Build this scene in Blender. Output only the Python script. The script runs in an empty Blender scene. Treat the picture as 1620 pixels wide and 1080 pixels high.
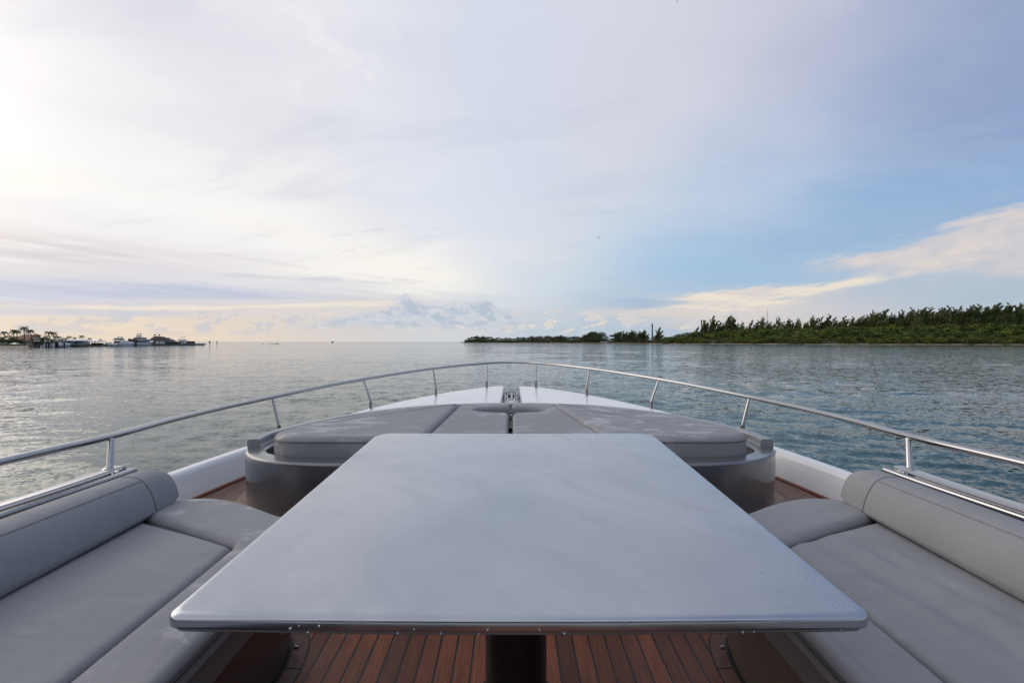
import bpy, math, random
import numpy as np
from mathutils import Matrix, Vector
sc = bpy.context.scene
C = sc.collection
PI = math.pi
H = 2.8                       # eye height above the water (m)
F = 720.0                     # focal length in photo pixels (photo 1620 wide)
SHEER = 0.039                 # the deck climbs 3.9 cm per metre towards the bow; uprights stand plumb

# ------------------------------------------------------------------ camera
cam = bpy.data.objects.new('camera', bpy.data.cameras.new('camera'))
C.objects.link(cam)
cam.location = (0, 0, H)
cam.rotation_euler = (PI / 2 + math.radians(0.0), 0, 0)
cam.data.sensor_width = 36.0
cam.data.lens = 16.0
cam.data.clip_start = 0.05
cam.data.clip_end = 60000
sc.camera = cam
sc.view_settings.view_transform = 'Standard'
sc.view_settings.look = 'None'
sc.view_settings.exposure = 0.0
sc.view_settings.gamma = 1.0
sc.cycles.max_bounces = 6
sc.cycles.use_denoising = True

# ------------------------------------------------------------------ node helper
def lin(c):
    return tuple(((x / 255) / 12.92 if x / 255 <= 0.04045 else ((x / 255 + 0.055) / 1.055) ** 2.4) for x in c)

class N:
    """arithmetic on shader sockets"""
    nt = None
    def __init__(s, v): s.v = v
    @staticmethod
    def m(op, *a, clamp=False):
        n = N.nt.nodes.new('ShaderNodeMath'); n.operation = op; n.use_clamp = clamp
        for i, x in enumerate(a):
            if isinstance(x, N): N.nt.links.new(x.v, n.inputs[i])
            else: n.inputs[i].default_value = x
        return N(n.outputs[0])
    def __add__(s, o): return N.m('ADD', s, o)
    __radd__ = __add__
    def __sub__(s, o): return N.m('SUBTRACT', s, o)
    def __rsub__(s, o): return N.m('SUBTRACT', o, s)
    def __mul__(s, o): return N.m('MULTIPLY', s, o)
    __rmul__ = __mul__
    def __truediv__(s, o): return N.m('DIVIDE', s, o)
    def __rtruediv__(s, o): return N.m('DIVIDE', o, s)
    def __pow__(s, o): return N.m('POWER', s, o)

def comb(x, y, z):
    n = N.nt.nodes.new('ShaderNodeCombineXYZ')
    for i, a in enumerate((x, y, z)):
        if isinstance(a, N): N.nt.links.new(a.v, n.inputs[i])
        else: n.inputs[i].default_value = a
    return n.outputs[0]
def noise(vec, scale=1.0, detail=4.0, rough=0.5, dist=0.0, lac=2.0):
    n = N.nt.nodes.new('ShaderNodeTexNoise'); n.noise_dimensions = '3D'
    n.inputs['Scale'].default_value = scale; n.inputs['Detail'].default_value = detail
    n.inputs['Roughness'].default_value = rough; n.inputs['Distortion'].default_value = dist
    n.inputs['Lacunarity'].default_value = lac
    if vec is not None: N.nt.links.new(vec, n.inputs['Vector'])
    return N(n.outputs['Fac'])
def smooth(x, a, b, lo=0.0, hi=1.0):
    n = N.nt.nodes.new('ShaderNodeMapRange'); n.interpolation_type = 'SMOOTHSTEP'
    n.inputs[1].default_value = a; n.inputs[2].default_value = b
    n.inputs[3].default_value = lo; n.inputs[4].default_value = hi
    N.nt.links.new(x.v, n.inputs[0]); return N(n.outputs[0])
def ramp(x, stops, mode='LINEAR'):
    n = N.nt.nodes.new('ShaderNodeValToRGB'); r = n.color_ramp; r.interpolation = mode
    while len(r.elements) < len(stops): r.elements.new(0.5)
    for e, (p, c) in zip(r.elements, sorted(stops, key=lambda q: q[0])):
        e.position = p
        e.color = (c, c, c, 1) if not hasattr(c, '__len__') else (*c[:3], 1)
    N.nt.links.new(x.v, n.inputs[0]); return n.outputs[0]
def mixc(f, a, b, mode='MIX'):
    n = N.nt.nodes.new('ShaderNodeMix'); n.data_type = 'RGBA'; n.blend_type = mode
    for s, x in ((n.inputs['Factor'], f), (n.inputs[6], a), (n.inputs[7], b)):
        if isinstance(x, N): N.nt.links.new(x.v, s)
        elif isinstance(x, bpy.types.NodeSocket): N.nt.links.new(x, s)
        elif isinstance(x, (int, float)): s.default_value = x
        else: s.default_value = (*x[:3], 1)
    return n.outputs[2]

# ------------------------------------------------------------------ world: Nishita sky behind a broken cloud deck
SUN_AZ, SUN_EL = math.radians(-64), math.radians(25)     # azimuth from +Y (negative = left)
world = bpy.data.worlds.new('World'); sc.world = world; world.use_nodes = True
nt = world.node_tree; nt.nodes.clear(); N.nt = nt
sky = nt.nodes.new('ShaderNodeTexSky'); sky.sky_type = 'NISHITA'; sky.sun_disc = False
sky.sun_elevation = SUN_EL; sky.sun_rotation = SUN_AZ
sky.air_density = 1.0; sky.dust_density = 0.6; sky.ozone_density = 1.5
bg_sky = nt.nodes.new('ShaderNodeBackground'); bg_sky.inputs[1].default_value = 0.10
nt.links.new(sky.outputs[0], bg_sky.inputs[0])
tc = nt.nodes.new('ShaderNodeTexCoord')
sep = nt.nodes.new('ShaderNodeSeparateXYZ'); nt.links.new(tc.outputs['Generated'], sep.inputs[0])
X, Y, Z = (N(sep.outputs[i]) for i in range(3))
R = N.m('SQRT', X * X + Y * Y + 1e-5)
S = X / R                                # sine of the azimuth
E = N.m('MAXIMUM', Z, 0.0) / R           # tangent of the elevation
E = N.m('MINIMUM', E, 3.0)
# cloud-deck coordinates (plane overhead): perspective makes streaks near the horizon
Zp = N.m('MAXIMUM', Z, 0.0) + 0.06
PX, PY = X / Zp, Y / Zp
deck = comb(PX * 0.45 + PY * 0.12, PY * 0.8 - PX * 0.22, 0.0)
warp1 = noise(deck, 0.9, 6, 0.55) - 0.5
warp2 = noise(comb(PX * 0.35, PY * 0.9 + 7.0, 3.0), 1.3, 5, 0.55) - 0.5
low = comb(S * 5.0, E * 26.0, 1.0)
warpL = noise(low, 1.0, 6, 0.6) - 0.5
streak = noise(comb(S * 3.0 + E * 3.0, E * 60.0 + S * 6.0, 4.0), 1.0, 5, 0.55) - 0.5

SKY = [  # photo column, row, sRGB of the cloud colour there
 (0,0,228,225,235),(0,100,248,245,244),(0,210,255,254,251),(0,300,250,249,249),(0,370,236,230,230),(0,400,226,219,220),
 (175,65,229,227,235),(200,140,250,248,247),(300,50,226,224,234),(440,20,238,237,243),(500,90,238,238,243),(640,60,218,222,237),
 (330,160,238,236,240),(450,240,234,232,237),(300,280,255,254,250),(150,250,255,254,252),(450,320,252,250,246),(380,370,252,251,251),
 (600,250,222,227,240),(700,330,223,230,242),(600,370,236,235,238),(640,405,254,252,246),(720,450,254,249,241),(560,420,252,248,242),
 (100,300,246,247,249),(250,340,250,250,251),(150,390,229,221,222),(260,400,236,229,229),(400,430,244,240,238),(100,425,228,226,231),
 (40,455,205,207,222),(250,455,206,209,223),(450,462,213,216,226),(90,485,212,210,217),(330,480,224,218,216),(500,485,224,217,212),
 (30,515,230,216,202),(140,510,240,221,198),(230,520,236,217,197),(350,520,228,216,204),(500,520,218,212,210),(620,480,214,214,220),
 (700,520,211,214,219),(800,510,202,210,219),(800,470,214,220,228),
 (810,60,216,222,238),(950,50,217,219,233),(1060,80,215,215,228),(1000,250,216,218,230),(1200,40,204,206,224),(1350,60,184,191,215),
 (1450,50,170,180,208),(1600,30,140,154,190),(1600,150,136,160,202),(1450,180,156,178,213),(1250,180,190,199,223),(1540,290,138,174,216),
 (1350,310,150,183,219),(1150,280,178,198,226),(1170,350,192,208,228),(1010,400,176,205,231),(1070,425,166,197,226),(930,330,216,222,233),
 (880,415,226,228,231),(830,445,208,221,232),(1220,420,164,194,223),(1350,370,160,190,222),(1450,400,186,200,216),(1600,440,178,192,209),
 (1600,475,170,190,207),(1450,470,190,200,213),(1250,490,214,209,212),(1120,495,225,215,206),(1000,470,184,202,220),(1010,520,182,198,214),
 (900,520,190,204,218),(960,300,213,218,231),(1000,350,201,214,232),(1010,380,181,206,230),(1085,400,160,195,225),(1060,310,200,212,230),(1135,320,182,202,227),(1310,350,144,179,216),(1290,415,164,193,222),(1450,330,142,175,214),(900,380,220,224,231),(940,430,196,214,230),(760,300,218,226,240),(820,380,219,225,236),(760,400,232,233,238),(1300,520,214,206,205),(1500,510,196,200,208),(860,290,214,222,236)]
def to_se(u, v):
    t = (u - 810) / F
    return t / math.sqrt(1 + t * t), max(0.0, (540 - v) / F) / math.sqrt(1 + t * t)
ctrl = np.array([[*to_se(u, v), *[x ** 1.0 for x in lin((r, g, b))]] for u, v, r, g, b in SKY])
def sky_at(s, e):
    # normalised gaussians whose reach follows how tightly the controls are set near the horizon
    le = math.log(e + 0.05); cl = np.log(ctrl[:, 1] + 0.05)
    w = np.exp(-((ctrl[:, 0] - s) ** 2 / (2 * 0.082 ** 2) + (cl - le) ** 2 / (2 * 0.115 ** 2))) + 1e-9 / (
        1e-3 + (ctrl[:, 0] - s) ** 2 + (cl - le) ** 2)
    return (w[:, None] * ctrl[:, 2:]).sum(0) / w.sum()
ROWS = [0.0, 0.02, 0.04, 0.06, 0.085, 0.115, 0.15, 0.19, 0.25, 0.32, 0.41, 0.53, 0.68, 0.95, 1.6]
su = S + warp1 * smooth(E, 0.05, 0.3, 0.05, 0.16) + warp2 * 0.06 + warpL * 0.02
eu = N.m('LOGARITHM', E + 0.05, math.e) + warp2 * 0.20 + warpL * 0.10 + streak * smooth(E, 0.0, 0.28, 0.34, 0.06)
pos = su * 0.5 + 0.5
col = None
for k, e in enumerate(ROWS):
    st = []
    for j in range(26):
        s = -0.80 + 1.60 * j / 25
        c = sky_at(s, min(e, 0.80))
        if e > 0.9:
            c = 0.5 * c + 0.5 * np.array(lin((206, 210, 226)))
        st.append(((s + 1) / 2, tuple(c)))
    rc = ramp(pos, st)
    if col is None: col = rc
    else:
        a, b = math.log(ROWS[k - 1] + 0.05), math.log(e + 0.05)
        col = mixc(smooth(eu, a, b), col, rc)
def band(u0, u1, fade):           # 1 between two photo columns, as a window on the azimuth
    a, b = to_se(u0, 540)[0], to_se(u1, 540)[0]
    return smooth(S, a - fade, a + fade) * smooth(S, b - fade, b + fade, 1.0, 0.0)
def edge_curve(pts, col=0):       # photo row of an edge against column -> tangent of elevation
    st = [((to_se(u, v)[0] + 1) / 2, to_se(u, v)[1]) for u, v in pts]
    return N(ramp(S * 0.5 + 0.5, st))
def layer(col, top, bot, colour, strength, edge_n, soft_t, soft_b, win):
    t = smooth(edge_curve(top) + edge_n - E, 0.0, soft_t)
    b = smooth(E + edge_n * 0.6 - edge_curve(bot), 0.0, soft_b)
    return mixc(t * b * win * strength, col, colour)
puff = noise(comb(S * 26.0, E * 34.0, 9.0), 1.0, 6, 0.62) - 0.5
puff2 = noise(comb(S * 44.0, E * 70.0, 2.0), 1.0, 5, 0.6) - 0.5
wisp = noise(comb(S * 9.0 - E * 12.0, E * 60.0 - S * 13.0, 5.0), 1.0, 6, 0.6) - 0.5
sh = smooth(puff * 1.0 + wisp * 0.5, -0.2, 0.2)
# right-hand bank of cloud
warmc = mixc(sh, lin((206, 204, 210)), lin((233, 219, 209)))
col = layer(col, [(1290, 408), (1380, 388), (1480, 355), (1560, 333), (1620, 318), (1800, 290)],
            [(1290, 444), (1400, 456), (1620, 450), (1800, 440)], warmc, 0.85, puff * 0.05 + wisp * 0.05 + warpL * 0.03, 0.022, 0.045, band(1300, 5000, 0.05))
col = layer(col, [(1000, 476), (1100, 460), (1180, 450), (1300, 444), (1420, 428), (1500, 432)],
            [(1000, 482), (1060, 500), (1150, 506), (1300, 478), (1420, 444), (1500, 444)], mixc(smooth(wisp + streak, -0.1, 0.12), lin((222, 213, 210)), lin((244, 231, 212))), 0.88,
            wisp * 0.045 + puff * 0.02 + streak * 0.02, 0.014, 0.022, band(1050, 1420, 0.05))
col = layer(col, [(930, 474), (1000, 466), (1100, 476), (1300, 468), (1340, 471)], [(930, 492), (1000, 494), (1080, 484), (1180, 479), (1340, 473)],
            lin((164, 187, 212)), 0.7, wisp * 0.028 + puff * .01, 0.008, 0.010, band(980, 1290, 0.06))
# small cumulus along the horizon, cream gaps between them
cr = smooth(puff * 0.8 + puff2 * 0.5 + wisp * 0.5, 0.02, 0.10) * smooth(E, 0.012, 0.03) * smooth(E, 0.05, 0.075, 1.0, 0.0)
col = mixc(cr * band(480, 1120, 0.05) * 0.85, col, lin((247, 229, 208)))
cr2 = smooth(wisp + puff * 0.2, -0.03, 0.10) * smooth(E, 0.0, 0.02) * smooth(E, 0.03, 0.07, 1.0, 0.0)
col = mixc(cr2 * band(-500, 420, 0.08) * 0.6, col, lin((252, 226, 188)))
cum_col = mixc(smooth(puff2 + puff, -0.15, 0.18), lin((184, 196, 212)), lin((216, 219, 226)))
cum = edge_curve([(420, 520), (500, 506), (560, 496), (616, 484), (630, 470), (641, 461), (655, 472), (680, 480), (740, 476), (775, 470), (790, 490), (860, 505), (1000, 500)])
m = smooth(cum + puff * 0.040 + puff2 * 0.022 - E, 0.0, 0.009) * smooth(E + wisp * 0.02, 0.018, 0.045)
col = mixc(m * band(430, 820, 0.03) * 0.95, col, cum_col)
cum3 = smooth(puff + puff2 * 0.6, 0.04, 0.12) * smooth(E, 0.01, 0.03) * smooth(E, 0.04, 0.08, 1.0, 0.0)
col = mixc(cum3 * 0.7, col, lin((198, 203, 214)))
cum4 = smooth(puff + wisp * 0.6 + puff2 * 0.3, -0.02, 0.07) * smooth(E, 0.005, 0.02) * smooth(E, 0.05, 0.07, 1.0, 0.0) * band(-900, 480, 0.05)
col = mixc(cum4 * 0.75, col, lin((208, 205, 209)))
# faint darker wisps in the bright cloud, left
w2 = smooth(streak + wisp * 0.5, 0.06, 0.22) * smooth(E, 0.05, 0.09) * smooth(E, 0.16, 0.24, 1.0, 0.0) * band(-900, 760, 0.06)
col = mixc(w2 * 0.45, col, lin((208, 205, 214)))
w3 = smooth(warp2 + warp1, -0.05, 0.25) * smooth(E, 0.15, 0.35)
col = mixc(w3 * 0.10, col, lin((245, 243, 244)))
# left: pinkish veil, slate-blue bands and cream gaps between them
pk = smooth(streak + wisp * 0.4, -0.14, 0.14)
col = layer(col, [(0, 352), (120, 366), (260, 396), (360, 414), (480, 432)], [(0, 424), (200, 426), (330, 428), (480, 436)], mixc(pk, lin((216, 208, 213)), lin((242, 238, 237))), 0.8,
            wisp * 0.03 + streak * 0.02, 0.030, 0.016, band(-900, 470, 0.05))
col = layer(col, [(0, 436), (90, 438), (200, 442), (330, 444), (430, 456), (600, 466)], [(0, 482), (150, 478), (280, 476), (440, 476), (600, 474)], mixc(smooth(streak + warpL, -0.12, 0.15), lin((194, 200, 221)), lin((212, 214, 227))), 0.85,
            wisp * 0.020 + streak * 0.020, 0.010, 0.008, band(-900, 560, 0.06))
col = layer(col, [(0, 482), (200, 484), (400, 480), (560, 474)], [(0, 489), (200, 491), (400, 490), (560, 486)], lin((245, 232, 216)), 0.7, wisp * 0.020 + streak * 0.02, 0.004, 0.004, band(60, 620, 0.05))
col = layer(col, [(0, 484), (100, 486), (300, 492)], [(0, 500), (150, 502), (300, 503)], lin((205, 206, 218)), 0.75, wisp * 0.018, 0.006, 0.004, band(-900, 300, 0.04))
# the bright diagonal sweep
sweep = layer(col, [(0, 215), (150, 235), (300, 290), (450, 335), (600, 375), (700, 405), (790, 452)], [(0, 330), (150, 322), (300, 350), (450, 398), (600, 436), (700, 458), (790, 470)], lin((255, 249, 239)), 0.75,
              wisp * 0.045 + warp1 * 0.10, 0.06, 0.045, band(-900, 800, 0.06))
col = sweep
dk = smooth(puff + wisp, 0.05, 0.2) * smooth(E, 0.17, 0.19) * smooth(E, 0.235, 0.26, 1.0, 0.0) * band(520, 640, 0.03)
col = mixc(dk * 0.3, col, lin((205, 208, 218)))
gb = layer(col, [(360, 430), (520, 438), (640, 446)], [(360, 440), (520, 446), (640, 452)], lin((214, 213, 220)), 0.7, wisp * 0.025, 0.004, 0.004, band(350, 610, 0.03))
col = gb
# small pale cumulus tops over the slate band
pc = smooth(edge_curve([(0, 520), (14, 474), (40, 472), (52, 520), (76, 520), (84, 476), (104, 476), (112, 520), (284, 520), (292, 470), (312, 468), (320, 520)]) + puff2 * 0.010 - E, 0.0, 0.003) * smooth(E, 0.076, 0.084)
col = mixc(pc * band(4, 330, 0.01) * 0.6, col, lin((240, 228, 218)))
# blotchy depth high up
hi2 = smooth(warp1 + warp2 * 0.6, -0.18, 0.18)
col = mixc(smooth(E, 0.2, 0.4) * band(-900, 700, 0.15) * 0.35, col, mixc(hi2, lin((212, 213, 227)), lin((252, 250, 249))))
pf = smooth(noise(comb(S * 9.0, E * 11.0, 12.0), 1.0, 5, 0.6), 0.52, 0.66) * smooth(E, 0.42, 0.55) * band(330, 620, 0.06)
col = mixc(pf * 0.4, col, lin((250, 248, 248)))
col = mixc(smooth(S + warp1 * .15, 0.56, 0.78) * smooth(E, 0.14, 0.42) * 0.6, col, lin((134, 158, 199)))
mot = smooth(noise(comb(PX * 1.1 + 3.0, PY * 1.6 - PX * .5, 8.0), 1.0, 6, 0.58, 0.4), 0.36, 0.66) * smooth(E, 0.12, 0.3)
col = mixc(mot * 0.11, col, lin((236, 238, 243)))
mot2 = smooth(noise(comb(PX * .8 - 9.0, PY * 1.9 + PX * .6, 2.0), 1.0, 5, 0.58, 0.5), 0.50, 0.72) * smooth(E, 0.10, 0.25)
col = mixc(mot2 * 0.24, col, lin((178, 189, 211)))
bg_cl = nt.nodes.new('ShaderNodeBackground'); bg_cl.inputs[1].default_value = 0.98
nt.links.new(col, bg_cl.inputs[0])
# the veiled sun glows through the cloud left of the view
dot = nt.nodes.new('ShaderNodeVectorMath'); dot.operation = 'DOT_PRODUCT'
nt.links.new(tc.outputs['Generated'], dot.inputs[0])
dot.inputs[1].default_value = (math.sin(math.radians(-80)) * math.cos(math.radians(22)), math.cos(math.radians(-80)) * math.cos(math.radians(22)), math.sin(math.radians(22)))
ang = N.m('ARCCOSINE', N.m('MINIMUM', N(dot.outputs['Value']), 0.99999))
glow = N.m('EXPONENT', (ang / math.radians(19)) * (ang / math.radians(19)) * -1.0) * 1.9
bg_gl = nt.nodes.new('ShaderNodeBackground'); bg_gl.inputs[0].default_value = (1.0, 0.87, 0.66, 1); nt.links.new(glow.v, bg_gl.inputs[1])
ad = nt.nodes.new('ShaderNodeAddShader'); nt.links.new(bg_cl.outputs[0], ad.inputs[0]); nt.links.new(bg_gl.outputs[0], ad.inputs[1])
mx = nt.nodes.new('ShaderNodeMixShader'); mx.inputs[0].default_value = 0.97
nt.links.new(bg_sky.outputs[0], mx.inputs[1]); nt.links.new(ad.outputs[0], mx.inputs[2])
wo = nt.nodes.new('ShaderNodeOutputWorld'); nt.links.new(mx.outputs[0], wo.inputs[0])
world.cycles.sampling_method = 'MANUAL'; world.cycles.sample_map_resolution = 1024

sun = bpy.data.objects.new('sun', bpy.data.lights.new('sun', 'SUN')); C.objects.link(sun)
sun.data.energy = 0.6; sun.data.angle = math.radians(45); sun.data.color = (1.0, 0.90, 0.76)
sd = Vector((math.sin(SUN_AZ) * math.cos(SUN_EL), math.cos(SUN_AZ) * math.cos(SUN_EL), math.sin(SUN_EL)))
sun.rotation_euler = sd.to_track_quat('Z', 'Y').to_euler()

# ------------------------------------------------------------------ materials
MATS = {}
def mat(name, base, rough=0.5, metal=0.0, coat=0.0, spec=0.5, fn=None, ior=1.5):
    m = bpy.data.materials.new(name); m.use_nodes = True; t = m.node_tree; N.nt = t
    b = t.nodes['Principled BSDF']
    b.inputs['Base Color'].default_value = (*base, 1); b.inputs['Roughness'].default_value = rough
    b.inputs['Metallic'].default_value = metal; b.inputs['Coat Weight'].default_value = coat
    b.inputs['Coat Roughness'].default_value = 0.06
    b.inputs['Specular IOR Level'].default_value = spec; b.inputs['IOR'].default_value = ior
    tcn = t.nodes.new('ShaderNodeTexCoord')
    if fn is None: fn = grime(0.12, 6.0)
    fn(t, b, tcn)
    MATS[name] = m; return m
def setin(t, b, name, s):
    t.links.new(s.v if isinstance(s, N) else s, b.inputs[name])
def bump(t, b, h, strength, dist, prev=None):
    n = t.nodes.new('ShaderNodeBump'); n.inputs['Strength'].default_value = strength; n.inputs['Distance'].default_value = dist
    t.links.new(h.v, n.inputs['Height'])
    if prev is not None: t.links.new(prev, n.inputs['Normal'])
    t.links.new(n.outputs[0], b.inputs['Normal']); return n.outputs[0]
def grime(amt, scale, rr=0.08):
    def f(t, b, tcn):
        n = noise(tcn.outputs['Object'], scale, 5, 0.6)
        base = tuple(b.inputs['Base Color'].default_value)[:3]
        setin(t, b, 'Base Color', mixc(n, tuple(x * (1 - amt) for x in base), tuple(min(1, x * (1 + amt)) for x in base)))
        setin(t, b, 'Roughness', n * (2 * rr) + (b.inputs['Roughness'].default_value - rr))
    return f
def obj_xyz(t, tcn):
    s = t.nodes.new('ShaderNodeSeparateXYZ'); t.links.new(tcn.outputs['Object'], s.inputs[0])
    return N(s.outputs[0]), N(s.outputs[1]), N(s.outputs[2])

def f_water(t, b, tcn):
    x, y, z = obj_xyz(t, tcn)
    d = N.m('SQRT', x * x + y * y)
    big = noise(comb(x * 0.010, y * 0.03, 0.0), 1.0, 3, 0.5)              # cat's paws and slicks
    amp = smooth(big, 0.35, 0.65, 0.75, 1.15)
    def slope(off):
        lo_ = noise(comb(x * 0.22 + off, y * 0.30, off), 1.0, 2, 0.5) - 0.5
        md_ = noise(comb(x * 1.5 + off, y * 2.0, off), 1.0, 3, 0.6, 0.3) - 0.5
        hi_ = noise(comb(x * 6.0 + off, y * 8.0, off), 1.0, 3, 0.6, 0.2) - 0.5
        return lo_ * 0.12 + md_ * 0.52 + hi_ * 0.56
    g = t.nodes.new('ShaderNodeNewGeometry'); sn = t.nodes.new('ShaderNodeSeparateXYZ'); t.links.new(g.outputs['Normal'], sn.inputs[0])
    nx, ny, nz = (N(sn.outputs[i]) for i in range(3))
    v = t.nodes.new('ShaderNodeVectorMath'); v.operation = 'NORMALIZE'
    t.links.new(comb(nx + slope(3.0) * amp * 0.75, ny + slope(41.0) * amp, nz), v.inputs[0])
    t.links.new(v.outputs[0], b.inputs['Normal'])
    deep = noise(comb(x * 0.05, y * 0.08, 3.0), 1.0, 2, 0.5)
    setin(t, b, 'Base Color', mixc(deep, (0.002, 0.036, 0.036), (0.004, 0.048, 0.046)))
    setin(t, b, 'Roughness', smooth(d, 10, 200, 0.02, 0.06))
WATER = mat('water', (0.01, 0.06, 0.06), 0.05, spec=0.24, ior=1.333, fn=f_water)

def f_fabric(tint=1.0, wet=0.5, quilt=None):
    def f(t, b, tcn):
        x, y, z = obj_xyz(t, tcn)
        v = tcn.outputs['Object']
        n = noise(v, 3.0, 5, 0.6); fine = noise(v, 420.0, 2, 0.5); mid = noise(v, 14.0, 5, 0.6)
        c = mixc(n, (0.186 * tint, 0.194 * tint, 0.210 * tint), (0.268 * tint, 0.272 * tint, 0.284 * tint))
        c = mixc(fine * 0.25, c, (0.13, 0.13, 0.145))
        # dried salt and damp, in patches with their own outline
        pz = noise(comb(x * 1.6 + 3.1, y * 3.4, z), 2.1, 6, 0.66, 0.6)
        patch = smooth(pz, 0.60 - 0.06 * wet, 0.66 - 0.06 * wet)
        spots = smooth(noise(v, 38.0, 3, 0.6), 0.66, 0.70) * smooth(n, 0.45, 0.6)
        salt = N.m('MAXIMUM', patch * 0.55, spots * 0.7)
        c = mixc(salt * (0.35 * wet), c, (0.52, 0.53, 0.57))
        rr = 0.62 - patch * (0.30 * wet) + mid * 0.1
        h = fine * 0.0004 + mid * 0.0030 + noise(comb(x * 2.2, y * 5.5, z), 2.0, 3, 0.5) * 0.012
        if quilt:
            for axis, pos_, w in quilt:
                q = {'x': x, 'y': y}[axis]
                dd = N.m('ABSOLUTE', q - pos_)
                g = smooth(dd, 0.0, w, 1.0, 0.0)
                line = smooth(dd, 0.0015, 0.004, 1.0, 0.0)
                h = h - g * 0.007
                c = mixc(line * 0.55, c, (0.06, 0.06, 0.07))
        setin(t, b, 'Base Color', c); setin(t, b, 'Roughness', rr)
        bump(t, b, h, 1.0, 1.0)
    return f
FAB = mat('seat_fabric', (0.25, 0.25, 0.27), 0.6, spec=0.4, fn=f_fabric(1.17, 0.25))
FAB_WET = mat('seat_fabric_damp', (0.25, 0.25, 0.27), 0.6, spec=0.4, fn=f_fabric(1.17, 0.9))
FAB_PAD = mat('sunpad_fabric', (0.25, 0.25, 0.27), 0.6, spec=0.5,
              fn=f_fabric(1.1, 1.0, [('y', 3.12, 0.03), ('y', 2.83, 0.03), ('y', 2.60, 0.015)]))
PIPING = mat('piping', (0.10, 0.10, 0.11), 0.6)
STITCH = mat('stitching_thread', (0.17, 0.17, 0.18), 0.7)
SEAM = mat('seam', (0.03, 0.03, 0.035), 0.8)

def f_silver(t, b, tcn):
    x, y, z = obj_xyz(t, tcn); v = tcn.outputs['Object']
    n = smooth(noise(comb(x * 1.2, y * 0.9, z), 1.9, 6, 0.62, 0.5), 0.30, 0.70); fl = noise(v, 900.0, 1, 0.5)
    sm = noise(comb(x * 6.0 + y * 5.0, y * 2.0 - x * 1.0, 0), 1.2, 4, 0.55, 0.6)
    smear = smooth(sm, 0.52, 0.68)
    c = mixc(n, (0.375, 0.410, 0.460), (0.48, 0.505, 0.545)); c = mixc(fl * 0.22, c, (0.34, 0.355, 0.375))
    c = mixc(smear * 0.16, c, (0.30, 0.33, 0.38))
    setin(t, b, 'Base Color', c); setin(t, b, 'Roughness', n * 0.15 + 0.15 + smear * 0.07)
    h = noise(comb(x, y, z), 2.0, 2, 0.5) * 0.014
    bump(t, b, h, 1.0, 1.0)
SILVER = mat('silver_paint', (0.6, 0.6, 0.63), 0.3, 0.92, coat=0.2, fn=f_silver)
def f_gunmetal(t, b, tcn):
    v = tcn.outputs['Object']
    n = noise(v, 2.0, 5, 0.6); fl = noise(v, 800.0, 1, 0.5)
    dots = smooth(noise(v, 75.0, 2, 0.5), 0.72, 0.76)
    c = mixc(n, (0.125, 0.132, 0.150), (0.165, 0.172, 0.190)); c = mixc(fl * 0.25, c, (0.22, 0.23, 0.24))
    c = mixc(dots * 0.3, c, (0.5, 0.5, 0.5))
    setin(t, b, 'Base Color', c); setin(t, b, 'Roughness', n * 0.14 + 0.22)
GUN = mat('gunmetal_paint', (0.2, 0.2, 0.22), 0.3, 0.7, coat=0.6, fn=f_gunmetal)
GUN_LIGHT = mat('grey_gelcoat', (0.24, 0.25, 0.27), 0.34, 0.35, coat=0.3, fn=grime(0.10, 5.0))
WHITE = mat('white_gelcoat', (0.76, 0.76, 0.77), 0.22, 0.0, coat=0.3, fn=grime(0.05, 3.0))
STEEL = mat('polished_steel', (0.42, 0.42, 0.43), 0.14, 1.0, fn=grime(0.08, 20.0, 0.04))
STEEL_DK = mat('dull_steel', (0.30, 0.30, 0.31), 0.25, 1.0)
BLACKG = mat('black_gloss', (0.010, 0.011, 0.013), 0.30, 0.0, spec=0.3, fn=grime(0.2, 10))
PLINTH = mat('dark_plinth', (0.055, 0.042, 0.038), 0.30, 0.0, coat=0.2, fn=grime(0.3, 4))
SKIRT = mat('skirt_vinyl', (0.15, 0.155, 0.165), 0.38, 0.0, fn=grime(0.12, 5))
RUBBER = mat('caulk', (0.010, 0.010, 0.011), 0.5)
COPING = mat('coping_gelcoat', (0.34, 0.34, 0.35), 0.20, 0.1, coat=0.4, fn=grime(0.06, 4))
GLASSY = mat('coping_panel', (0.22, 0.20, 0.19), 0.12, 0.3, coat=0.6, fn=grime(0.15, 4))
LENS = mat('water_drop', (0.34, 0.38, 0.44), 0.16, 0.85, coat=0.15, fn=grime(0.1, 30, 0.02))
def f_teak(pitch, cols, off=0.0, joint=True, gloss=0.35, caulk=0.0028):
    def f(t, b, tcn):
        x, y, z = obj_xyz(t, tcn)
        q = (x + off) / pitch
        idx = N.m('FLOOR', q); fr = q - idx
        w = t.nodes.new('ShaderNodeTexWhiteNoise'); w.noise_dimensions = '1D'
        t.links.new((idx + 0.37).v, w.inputs['W']); r = N(w.outputs[0])
        grain = noise(comb(x * 160.0, y * 5.0 + r * 30, r * 11), 1.0, 5, 0.65, 0.3)
        blot = noise(comb(x * 6.0, y * 3.0, r * 20), 1.0, 4, 0.6)
        c = mixc(r, cols[0], cols[1]); c = mixc(smooth(grain, 0.3, 0.7) * 0.6, c, cols[2]); c = mixc(smooth(blot, 0.45, 0.7) * 0.55, c, cols[3])
        edge = N.m('MINIMUM', fr, 1.0 - fr) * pitch
        ln = smooth(edge, caulk - 0.0006, caulk + 0.0006, 1.0, 0.0) if joint else edge * 0.0
        c = mixc(ln, c, (0.006, 0.006, 0.007))
        setin(t, b, 'Base Color', c); setin(t, b, 'Roughness', grain * 0.25 + gloss - ln * 0.1)
        bump(t, b, grain * 0.0006 - ln * 0.0012, 1.0, 1.0)
    return f
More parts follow.
